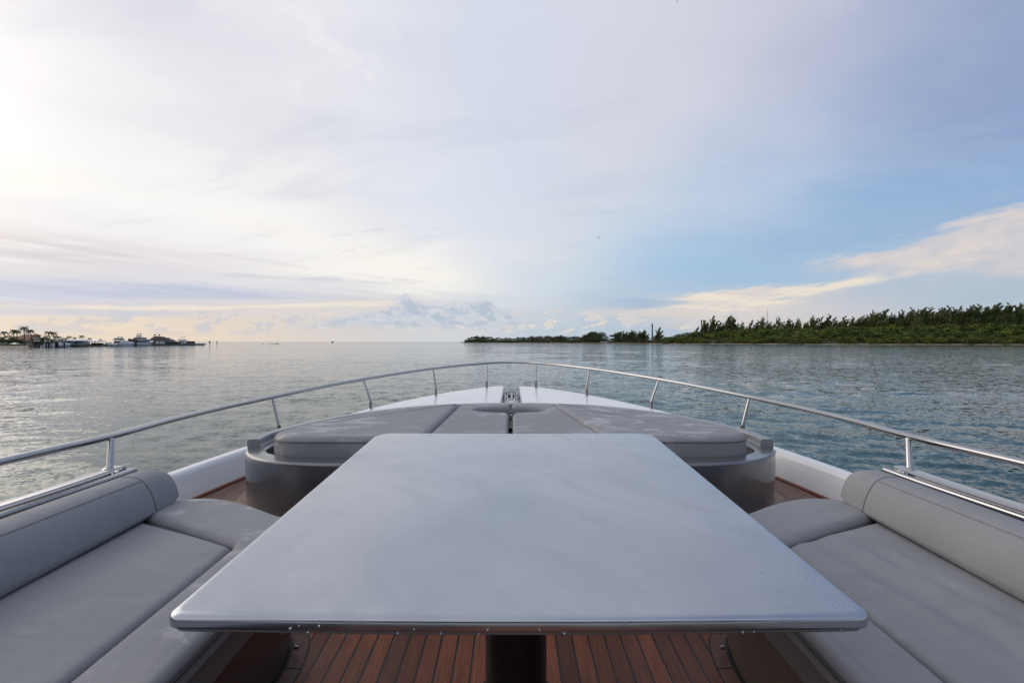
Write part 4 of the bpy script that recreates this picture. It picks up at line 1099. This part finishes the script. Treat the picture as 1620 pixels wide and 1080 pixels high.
# undergrowth of the far point
um = MB()
for k in range(420):
    u = rg.uniform(737, 1062)
    if 950 < u < 966 and rg.random() < .9: continue
    b = rg.uniform(4, 30); d = shore_d(u) + b; r = rg.uniform(1.6, 3.6) * (.7 if u > 925 else 1)
    clump_out(um, (at(u, d), d, .8 + r * .4), (r * 1.9, r, r * 1.15), 36, .9, rg)
o = um.build('undergrowth', LEAF_FAR, smooth=False)
tag(o, 'low dark undergrowth filling the treeline of the far point', 'undergrowth', kind='stuff')
# vans parked on the grass of the point
for k, u in enumerate((953.5, 959.5)):
    d = shore_d(u) + 9; t = thing('parked_van', ['small white van parked on the far grass, left of the two', 'small white van parked on the far grass, right of the two'][k], 'van', (at(u, d), d, .9), 'white vans parked on the point', boat=False, rz=.1 * k)
    MB().box(-2.4, 2.4, -.95, .95, .35, 1.25, .12).box(-2.3, 1.5, -.9, .9, 1.25, 2.15, .15).build('body', BWHITE, t)
    MB().box(-2.0, 1.52, -.93, .93, 1.4, 1.9).build('window', BGLASS, t)
    for wx in (-1.5, 1.5): MB().tube([(wx, -.98, .35), (wx, .98, .35)], .35, 10).build('wheel', RUBBER, t)

# ------------------------------------------------------------------ marina on the left
ML = [(-900, 190), (-300, 195), (0, 206), (45, 212), (100, 222), (150, 236), (185, 262), (230, 292), (280, 318), (318, 346), (324, 352)]
def md(u): return float(np.interp(u, [p[0] for p in ML], [p[1] for p in ML]))
V = []; Fc = []
uu = list(np.arange(-900, 0, 60)) + list(np.arange(0, 326, 6))
for u in uu:
    depth = 90 if u < 160 else max(5, 90 - (u - 160) * 2.6)
    if u > 300: depth = 5
    d0 = md(u) + (6 if 46 < u < 200 else 0)
    for b, z in ((-2.5, -.6), (0, .25 if u < 46 else .55), (2, .7), (depth, 1.0), (depth + 3, -.6)):
        V.append((at(u, d0 + b), d0 + b, z * (1 if u < 318 else .6)))
for i in range(len(uu) - 1):
    for j in range(4): Fc.append((i * 5 + j, (i + 1) * 5 + j, (i + 1) * 5 + j + 1, i * 5 + j + 1))
o = MB().add(V, Fc).build('marina_ground', GRASS); o['kind'] = 'structure'
V = []; Fc = []; uu = list(np.arange(-900, 0, 60)) + list(np.arange(0, 50, 5))
for u in uu:
    for b, z in ((-3.5, -.3), (0.5, .5), (3.5, .85)): V.append((at(u, md(u) + b), md(u) + b, z))
for i in range(len(uu) - 1):
    for j in range(2): Fc.append((i * 3 + j, (i + 1) * 3 + j, (i + 1) * 3 + j + 1, i * 3 + j + 1))
o = MB().add(V, Fc).build('sand_beach', SAND); o['kind'] = 'structure'
# sea wall along the breakwater
V = []
wl = [(u, md(u) - 1.0) for u in range(196, 324, 4)]
t = MB().rings([[(at(u, d), d, -.8), (at(u, d), d, 1.15), (at(u, d + 1.2), d + 1.2, 1.15), (at(u, d + 1.2), d + 1.2, -.8)] for u, d in wl]).build('sea_wall', CONC, angle=30)
tag(t, 'low dark sea wall carrying the marina breakwater out to its tip', 'sea wall')

palms = [proto_palm(40 + k, [-.03, .05, .0, .09][k]) for k in range(4)]
PL = [(6, 522, 226, 'short palm at the far left edge of the shore'), (21, 519, 228, 'palm standing left of the tallest palm, over dark bushes'), (27, 520, 236, 'palm between the far left palms and the red roof'),
      (39, 514, 224, 'tallest palm, rising in front of the red roofed house'), (51, 519, 222, 'slanting palm in front of the red roof, right of the tallest palm'),
      (79, 522, 236, 'bushy palm left of the pair right of the house'), (86, 523, 234, 'bushy palm crowding its neighbour right of the house'), (108, 530, 252, 'small palm just right of the dark round tree'),
      (118, 532, 255, 'low palm behind the covered cruisers, left of the taller one'), (128, 529, 256, 'taller palm behind the two covered cruisers'), (142, 533, 266, 'palm at the left end of the white pavilion roof'),
      (149, 536, 272, 'smallest palm, over the middle of the white pavilion'), (159, 535, 272, 'palm at the right end of the white pavilion roof')]
for u, v, d, l in PL:
    h = zt_(v, d) - 1.0; put(palms, at(u, d), d, .8, h / 9.6, l, 'palm', 'palms along the marina', 1.0 if h > 8 else 1.15, rng.uniform(-3, 3))
broad = [proto_broad('shade_tree', 50 + k, LEAF_PALM, .6, 1.3, .14) for k in range(3)]
for u, v, d, l in [(-14, 529, 228, 'dark shade tree cut by the left edge of the view'), (1, 531, 224, 'low dark tree behind the beach at far left'), (10, 530, 230, 'rounded dark tree behind the beach tables'), (18, 531, 222, 'dark tree right of the rounded one behind the beach'),
                   (26, 531, 232, 'tree touching the left gable of the red roofed house'), (34, 535, 234, 'low tree under the tallest palm'), (65, 532, 222, 'round dark tree at the right end of the house'), (71, 534, 228, 'dark tree between the house and the palms'),
                   (79, 530, 240, 'dark tree under the bushy palms'), (88, 531, 242, 'tree behind the white boat canopy'), (96, 530, 244, 'domed dark tree right of the boat canopy'), (102, 534, 240, 'smaller tree sloping down right of the domed one'),
                   (170, 540, 262, 'small leaning dark tree right of the pavilion'), (184, 543, 285, 'tiny dark tree left of the sportfishing boat')]:
    h = zt_(v, d) - .8; put(broad, at(u, d), d, .7, h / 9.2, l, 'tree', 'shade trees in the marina', 1.0)

# red roofed house
d = 246; t = thing('beach_house', 'beach house with broad red tiled hip roof and small cupola among palms', 'house', (at(46, d), d, .8), boat=False)
def hip(mb, x0, x1, y0, y1, z, h, ov=.6, ridge=.35):
    x0 -= ov; x1 += ov; y0 -= ov; y1 += ov; ym = (y0 + y1) / 2; L = (x1 - x0) * ridge
    mb.add([(x0, y0, z), (x1, y0, z), (x1, y1, z), (x0, y1, z), (x0 + (x1 - x0 - L) / 2, ym, z + h), (x1 - (x1 - x0 - L) / 2, ym, z + h), (x0, y0, z - .25), (x1, y0, z - .25), (x1, y1, z - .25), (x0, y1, z - .25)],
           [(0, 1, 5, 4), (1, 2, 5), (2, 3, 4, 5), (3, 0, 4), (6, 7, 1, 0), (7, 8, 2, 1), (8, 9, 3, 2), (9, 6, 0, 3), (9, 8, 7, 6)])
    return mb
MB().box(-5.6, 4.4, -4, 4, 0, 3.4).box(-6.6, 6.4, -6.5, -4.002, 0, 2.3).build('wall', WALLM, t, smooth=False)
hip(MB(), -5.6, 4.4, -4, 4, 3.4, 2.4).build('roof', ROOF, t, smooth=False); hip(MB(), -6.6, 6.4, -6.5, -4.0, 2.3, 1.0, .5, .8).build('porch_roof', ROOF, t, smooth=False)
for q in range(6): MB().box(-5.6 + q * 2, -4.6 + q * 2, -6.54, -6.51, .7, 1.8).build('window', BGLASS, t, smooth=False)
cp = MB().box(5.2, 7.2, -3, -1, 0, 5.2).build('tower_room', WALLM, t, smooth=False); hip(MB(), 5.2, 7.2, -3, -1, 5.2, .9, .5, .1).build('cupola_roof', ROOF, cp, smooth=False)
# pavilion
d = 268; t = thing('pavilion', 'long open pavilion with white roof on dark posts behind the dock', 'pavilion', (at(150, d), d, .8), boat=False)
hip(MB(), -3.7, 3.7, -2, 2, 2.3, .75, .4, .5).build('roof', BWHITE, t, smooth=False)
for px in (-3.5, -1.8, 0, 1.8, 3.5): MB().box(px - .12, px + .12, -1.9, -1.66, 0, 2.3).build('post', DARKW, t)
MB().box(-3.6, 3.6, 1.6, 1.8, 0, 1.0).build('back_wall', DARKW, t)
# beach tables
for k, u in enumerate((9, 23.5)):
    d = 216; t = thing('beach_hut', ['small dark canvas shelter on the beach at far left', 'small pale shelter on the beach left of the pilings'][k], 'shelter', (at(u, d), d, .6), 'beach shelters', boat=False)
    hip(MB(), -1.2, 1.2, -.8, .8, 1.1, .5, .2, .2).build('canopy', NAVY if k == 0 else BWHITE, t, smooth=False)
    for px in (-1.1, 1.1):
        for py in (-.7, .7): MB().box(px - .06, px + .06, py - .06, py + .06, 0, 1.1).build('post', CONC, t)
# beach fence
d = 222; t = thing('fence', 'low grey fence behind the beach at the left edge', 'fence', (at(8, d), d, .7), boat=False)
MB().box(-7, 9, -.04, .04, .2, 1.1).build('panel', CONC, t, smooth=False)
for k in range(9): MB().box(-7 + k * 2 - .07, -7 + k * 2 + .07, -.10, .10, 0, 1.25).build('post', CONC, t)

# docks and pilings
def dock(u0, u1, dd, label, zt0=.9):
    x0, x1 = at(u0, dd), at(u1, dd); t = thing('dock', label, 'dock', ((x0 + x1) / 2, dd, 0), 'marina docks', boat=False); w = (x1 - x0) / 2
    MB().box(-w, w, -1, 1, zt0 - .25, zt0).build('deck', DARKW, t, smooth=False)
    nn = max(2, int(w * 2 / 3))
    for k in range(nn + 1): cyl(MB(), -w + .3 + (2 * w - .6) * k / nn, -.85, -1, zt0 + .02, .14).build('dock_post', DARKW, t)
dock(50, 106, 214, 'low dark dock in front of the boat lifts', .55); dock(104, 150, 232, 'dock behind the covered cruisers', .8); dock(138, 190, 246, 'dark dock below the white pavilion', 1.0); dock(206, 234, 276, 'short dock between the sportfishing boat and the tall yacht', .8)
def piling(u, dd, top, r, label, group, cap=True):
    t = thing('piling', label, 'piling', (at(u, dd), dd, 0), group, boat=False)
    cyl(MB(), 0, 0, -1, top, r, r, 10).build('pile', DARKW, t)
    if cap: cyl(MB(), 0, 0, top, top + .35, r * 1.15, r * .15, 10).build('cap', BWHITE, t)
for k, (u, l) in enumerate([(56, 'thick dark piling with white cap, leftmost of the boat lift posts'), (61, 'thick dark piling with white cap, second from the left at the boat lifts'), (73, 'dark piling at the left front of the white boat canopy'), (77, 'dark piling under the left end of the white canopy'),
                            (88, 'dark piling under the right end of the white canopy'), (91, 'dark piling right beside the white canopy'), (101.5, 'dark piling right of the small white stern')]):
    piling(u, 208 + k * .8, zt_(538.5, 209) - .3, .40 if k < 2 else .32, l, 'boat lift pilings')
for k in range(17):
    u = 224 + k * 4.7; piling(u, md(u) - 1.9, 2.5, .17, 'thin pale-topped piling in the row along the sea wall below the dark yacht', 'sea wall pilings', True)
for k, (u, h_) in enumerate([(204, 4.6), (207, 4.4), (211, 4.6), (215, 4.3)]):
    piling(u, 272, h_, .42, 'tall dark mooring piling between the sportfishing boat and the white yacht', 'tall mooring pilings', False)

def hull(mb, L, B, zd, zb, st=.85):
    rs = []
    for k in range(9):
        s_ = k / 8; w = B / 2 * (st + (1 - st) * math.sin(s_ * PI * .5)) * (1 - max(0, (s_ - .45) / .55) ** 2.2); z = zd + (zb - zd) * s_ ** 2; x = -L / 2 + L * s_
        w = max(w, .04); rs.append([(x - .0, -w, z), (x - .04 * L * s_, -w * .86, .1), (x - .10 * L * s_, 0, -.5), (x - .04 * L * s_, w * .86, .1), (x, w, z)])
    return mb.rings(rs)
def boat(name, label, cat, u, d, rz, L, B, zd, zb, hm, tiers, extras=(), group=None):
    t = thing(name, label, cat, (at(u, d), d, 0), group, boat=False, rz=rz)
    hull(MB(), L, B, zd, zb).build('hull', hm, t, angle=50)
    MB().box(-L / 2 + .1, -L / 2 + .2, -B * .3, B * .3, zd - .1, zd + .05).build('transom_rail', STEEL, t)
    for nm, x0, x1, w, z0, z1, m_ in tiers:
        dx = (x1 - x0) * .12
        MB().rings([[(x0, -w, z0), (x1, -w * .8, z0), (x1, w * .8, z0), (x0, w, z0)], [(x0 + dx * .3, -w * .92, z1), (x1 - dx, -w * .7, z1), (x1 - dx, w * .7, z1), (x0 + dx * .3, w * .92, z1)]]).build(nm, m_, t, smooth=False)
    for nm, p, r in extras:
        if nm in ('radar_dome', 'ball'): MB().rings([[(p[0] + r * math.cos(a) * math.cos(e), p[1] + r * math.sin(a) * math.cos(e), p[2] + r * math.sin(e)) for a in (2 * PI * k / 10 for k in range(10))] for e in (-1.5, -.9, -.3, .3, .9, 1.5)]).build('radar_dome', BGREY if hm is not BDARK else BDARK, t)
        else: MB().tube([p, (p[0], p[1], p[2] + r)], .07, 5).build(nm, hm if hm is BDARK else BWHITE, t)
    return t
UP = PI / 2
# centre-console on a lift under a white canopy
t = boat('motorboat', 'white open motorboat on a lift under a white canopy', 'boat', 82.5, 214, UP + .2, 7, 2.6, 1.6, 2.1, BWHITE, [('console', -1, .6, .5, 1.6, 2.5, BDARK)])
MB().box(-1.8, 1.6, -1.9, 1.9, 4.2, 4.35, .05).build('canopy', BWHITE, t)
for px in (-1.6, 1.4):
    for py in (-1.75, 1.75): MB().box(px - .06, px + .06, py - .06, py + .06, 0.6, 4.2).build('canopy_post', STEEL, t)
boat('motorboat', 'small white boat moored stern-on right of the canopy', 'boat', 98, 216, UP, 8, 2.7, 1.3, 1.8, BWHITE, [('cabin', -1.5, 2, 1.1, 1.3, 2.5, BWHITE), ('windscreen', -1.4, 1.9, 1.12, 2.5, 3.3, BGLASS), ('hardtop', -1.9, 1.4, 1.2, 3.35, 3.5, BWHITE)])
boat('motorboat', 'low white boat with red stripe lying left of the canopy', 'boat', 67, 212, UP + .5, 6, 2.2, 1.0, 1.4, BWHITE, [('windscreen', -.4, .6, .8, 1.0, 1.7, BGLASS), ('red_stripe', -2.6, 1.2, 1.06, .75, .85, RED)])
for u, l in ((115.5, 'grey covered cruiser with humped pale top, left of the two'), (130.5, 'grey covered cruiser with humped pale top, right of the two')):
    t = boat('covered_cruiser', l, 'boat', u, 236 if u < 120 else 240, UP + .35, 11, 4.2, 1.5, 2.0, BGREY, [('cabin', -4, 3, 1.9, 1.45, 2.7, BGREY), ('window_band', -3.9, 3.0, 1.86, 2.7, 3.0, BGLASS)], [('antenna', (-1, 1, 3.8), 1.6), ('antenna', (-1, -1, 3.8), 1.3)], 'covered cruisers')
    rs = []
    for k in range(9):
        s_ = k / 8; x_ = -4.6 + 8.6 * s_; hgt = .35 + .75 * math.sin(PI * min(1, s_ * .9 + .12)); rs.append([(x_, 2.05 * math.cos(a), 2.95 + hgt * math.sin(a)) for a in (PI * q / 8 for q in range(9))])
    MB().rings(rs).build('cover', BWHITE, t)
boat('skiff', 'small white skiff tied up beside the leaning dark tree', 'boat', 174, 258, UP + .8, 6, 2.2, 1.1, 1.6, BWHITE, [('cabin', -1, 1, .8, 1.1, 2.2, BWHITE)])
boat('skiff', 'low white tender floating left of the sportfishing boat', 'boat', 183, 250, .2, 6, 2.0, .9, 1.3, BWHITE, [('console', -.5, .4, .5, .9, 1.6, BWHITE)])
boat('sportfishing_boat', 'white sportfishing boat seen stern-on with two dark domes on its tower', 'boat', 194.5, 258, UP, 15, 4.6, 1.6, 2.6, BWHITE,
     [('cabin', -4, 3, 1.9, 1.6, 3.2, BWHITE), ('cabin_window', -4.1, 2.6, 1.7, 1.9, 2.9, BGLASS), ('flybridge', -4.6, 0, 1.95, 3.3, 3.9, BWHITE), ('enclosure', -4.2, -.6, 1.6, 3.9, 4.6, BGLASS), ('hardtop', -4.4, -.4, 1.8, 4.65, 4.8, BWHITE)],
     [('radar_dome', (-2, -.95, 5.25), .38), ('radar_dome', (-2, .95, 5.25), .38), ('antenna', (-2, 0, 4.8), 1.5)])
boat('motor_yacht', 'tall white motor yacht seen stern-on, tiers stepping up to a forked dome mast', 'yacht', 225.5, 290, UP + .12, 22, 5.8, 2.0, 3.2, BWHITE,
     [('saloon', -7, 4, 2.5, 2.0, 3.9, BGLASS), ('upper_deck', -8, 4, 2.7, 3.9, 4.2, BWHITE), ('wheelhouse', -5, 2, 2.0, 4.2, 5.2, BDARK), ('sun_deck', -6, 2.4, 2.4, 5.2, 5.45, BWHITE), ('arch', -3.6, -2.6, 1.5, 5.45, 6.5, BWHITE), ('hardtop', -4.5, 0, 1.7, 6.5, 6.65, BWHITE)],
     [('radar_dome', (-3, -1.0, 7.4), .42), ('radar_dome', (-3, 1.0, 7.4), .42), ('mast_pole', (-3, -.4, 6.65), 1.6), ('mast_pole', (-3, .4, 6.65), 1.6), ('antenna', (-3, 0, 6.65), 2.1)])
t = boat('dark_yacht', 'long dark yacht lying side-on behind the breakwater, its nose to the right', 'yacht', 259, 330, -.05, 25.5, 6, 3.0, 1.7, BDARK,
     [('saloon', -11, 8, 2.6, 2.9, 4.4, BDARK), ('window_band', -9.5, 6, 2.63, 3.3, 3.9, BGLASS), ('upper_deck', -8, 4.5, 2.2, 4.4, 5.6, BDARK), ('sun_deck', -6.5, 0.5, 1.8, 5.6, 6.3, BDARK), ('hardtop', -7.5, -2.5, 1.7, 6.3, 6.6, BDARK)],
     [('radar_dome', (-6, -.9, 7.6), .6), ('radar_dome', (-4, .7, 7.5), .6), ('mast_pole', (-5, 0, 6.6), 2.4), ('antenna', (-11, 0, 4.4), 1.8)])
# its foredeck slopes down smoothly to the stem
rs = []
for k in range(12):
    s_ = k / 11; x_ = 2 + 10.4 * s_; z_ = 5.6 - 3.7 * s_ ** 1.15; w_ = 2.3 * (1 - s_ ** 1.6) + .05; rs.append([(x_, -w_, 1.6), (x_, -w_ * .85, z_ * .8 + .3), (x_, -w_ * .4, z_), (x_, w_ * .4, z_), (x_, w_ * .85, z_ * .8 + .3), (x_, w_, 1.6)])
MB().rings(rs).build('foredeck', BDARK, t)
for u, l in ((249.5, 'tiny white sail-shaped tender on the breakwater below the dark yacht'), (256, 'small white dinghy stored under the dark yacht')):
    boat('dinghy', l, 'dinghy', u, md(u) + 4, .3 if u > 252 else UP, 4.2 if u > 252 else 2.5, 1.4, 1.9, 2.3, BWHITE, [('console', -.5, .4, .4, 1.9, 2.9, BWHITE)])
boat('sportfishing_boat', 'white boat with twin mast domes, rightmost on the breakwater', 'boat', 292, 338, UP, 13, 4.2, 1.8, 2.6, BWHITE,
     [('cabin', -4, 3, 1.85, 1.8, 3.4, BWHITE), ('cabin_window', -4.05, 2.6, 1.6, 2.2, 3.0, BGLASS), ('flybridge', -4.4, 0, 1.9, 3.5, 4.4, BWHITE), ('hardtop', -4.2, -.4, 1.75, 4.9, 5.05, BWHITE)],
     [('mast_pole', (-2, -1.1, 5.0), 1.5), ('mast_pole', (-2, 0, 5.0), 1.6), ('mast_pole', (-2, 1.1, 5.0), 1.5), ('radar_dome', (-2, -1.1, 6.2), .3), ('radar_dome', (-2, 1.1, 6.2), .3)])
d = 340; t = thing('dock_shed', 'low dark flat-roofed shed right of the last white boat', 'shed', (at(300.5, d), d, .8), boat=False)
MB().box(-2.8, 2.8, -1.4, 1.4, 0, 2.0).build('wall', DARKW, t, smooth=False); MB().box(-3.0, 3.0, -1.6, 1.6, 2.0, 2.2).build('roof', CONC, t, smooth=False); MB().box(-1.8, -.6, -1.43, -1.405, .1, 1.6).build('door', BDARK, t)
rk = random.Random(8)
for k in range(14):   # boulders on the tip
    u = 300 + k * 1.9; d = md(u) + rk.uniform(-1.6, .5); r = rk.uniform(.5, .9) * (1 if k < 11 else .8)
    rs = []
    for e in (-1.2, -.5, .2, .8, 1.35): rs.append([(r * math.cos(a) * math.cos(e) * rk.uniform(.8, 1.2), r * math.sin(a) * math.cos(e) * rk.uniform(.8, 1.2), r * .8 * math.sin(e) + .3) for a in (2 * PI * q / 7 for q in range(7))])
    m_ = MB().rings(rs); m_.v = [(x + at(u, d), y + d, z + .5) for x, y, z in m_.v]; o = m_.build('boulder', CONC, smooth=False); tag(o, 'grey boulder in the rubble at the tip of the marina breakwater', 'boulder', 'boulders at the breakwater tip')
# channel markers, far boat, rocks awash
for k, (u, l) in enumerate(((332, 'green square channel marker on a post off the breakwater tip'), (343.5, 'slim dark channel marker right of the green one'))):
    d = 400; t = thing('channel_marker', l, 'channel marker', (at(u, d), d, 0), boat=False)
    cyl(MB(), 0, 0, -1, 2.6, .22).build('post', DARKW, t); MB().box(-.75 if k == 0 else -.35, .75 if k == 0 else .35, -.3, -.24, 1.5, 3.1).build('board', GREEN if k == 0 else DARKW, t)
boat('far_boat', 'tiny dark boat alone on the horizon left of centre', 'boat', 526, 1150, .4, 6.5, 2.4, 1.2, 1.8, BDARK, [('cabin', -1.4, 1.4, 1, 1.2, 3.4, BDARK)])
for k, (u, w_) in enumerate(((416, .5), (427.5, .7), (431.5, .6), (437, 1.3), (441, .7))):
    d = 520; rs = []
    for e in (-1.0, -.2, .5, 1.2): rs.append([(w_ * 1.2 * math.cos(a) * math.cos(e), w_ * math.sin(a) * math.cos(e), .55 * math.sin(e) + .2) for a in (2 * PI * q / 8 for q in range(8))])
    m_ = MB().rings(rs); m_.v = [(x + at(u, d), y + d, z) for x, y, z in m_.v]; o = m_.build('rock', DARKW); tag(o, 'small dark rock breaking the surface in the row left of the horizon boat', 'rock', 'rocks awash on the flat water')
# birds
def bird(u, v, d, s, label):
    t = thing('seabird', label, 'bird', (at(u, d), d, zt_(v, d)), boat=False, rz=.5)
    rs = [[(x * s, r * s * math.cos(a), r * s * .9 * math.sin(a)) for a in (2 * PI * q / 8 for q in range(8))] for x, r in ((-.45, .02), (-.3, .06), (-.1, .10), (.12, .10), (.25, .06), (.33, .065), (.40, .04), (.52, .008))]
    b = MB().rings(rs).build('body', BIRD, t)
    for sg in (-1, 1):
        MB().rings([[(.14 * s, sg * .06 * s, .04 * s), (-.10 * s, sg * .06 * s, .03 * s), (.02 * s, sg * .06 * s, .06 * s)], [(.16 * s, sg * .45 * s, .22 * s), (-.10 * s, sg * .45 * s, .20 * s), (.02 * s, sg * .45 * s, .24 * s)], [(-.08 * s, sg * .98 * s, .10 * s), (-.16 * s, sg * .98 * s, .09 * s), (-.12 * s, sg * .98 * s, .11 * s)]]).build('wing', BIRD, t)
bird(947, 376, 120, .75, 'small dark bird gliding in the middle of the sky, over the far point'); bird(1071, 2.5, 90, .3, 'tiny dark bird at the very top of the sky right of centre')
for p in list(C.objects):     # drop prototypes that were never placed
    if p.parent is None and p.type == 'EMPTY' and 'label' not in p:
        for k in kids(p): bpy.data.objects.remove(k)
        bpy.data.objects.remove(p)
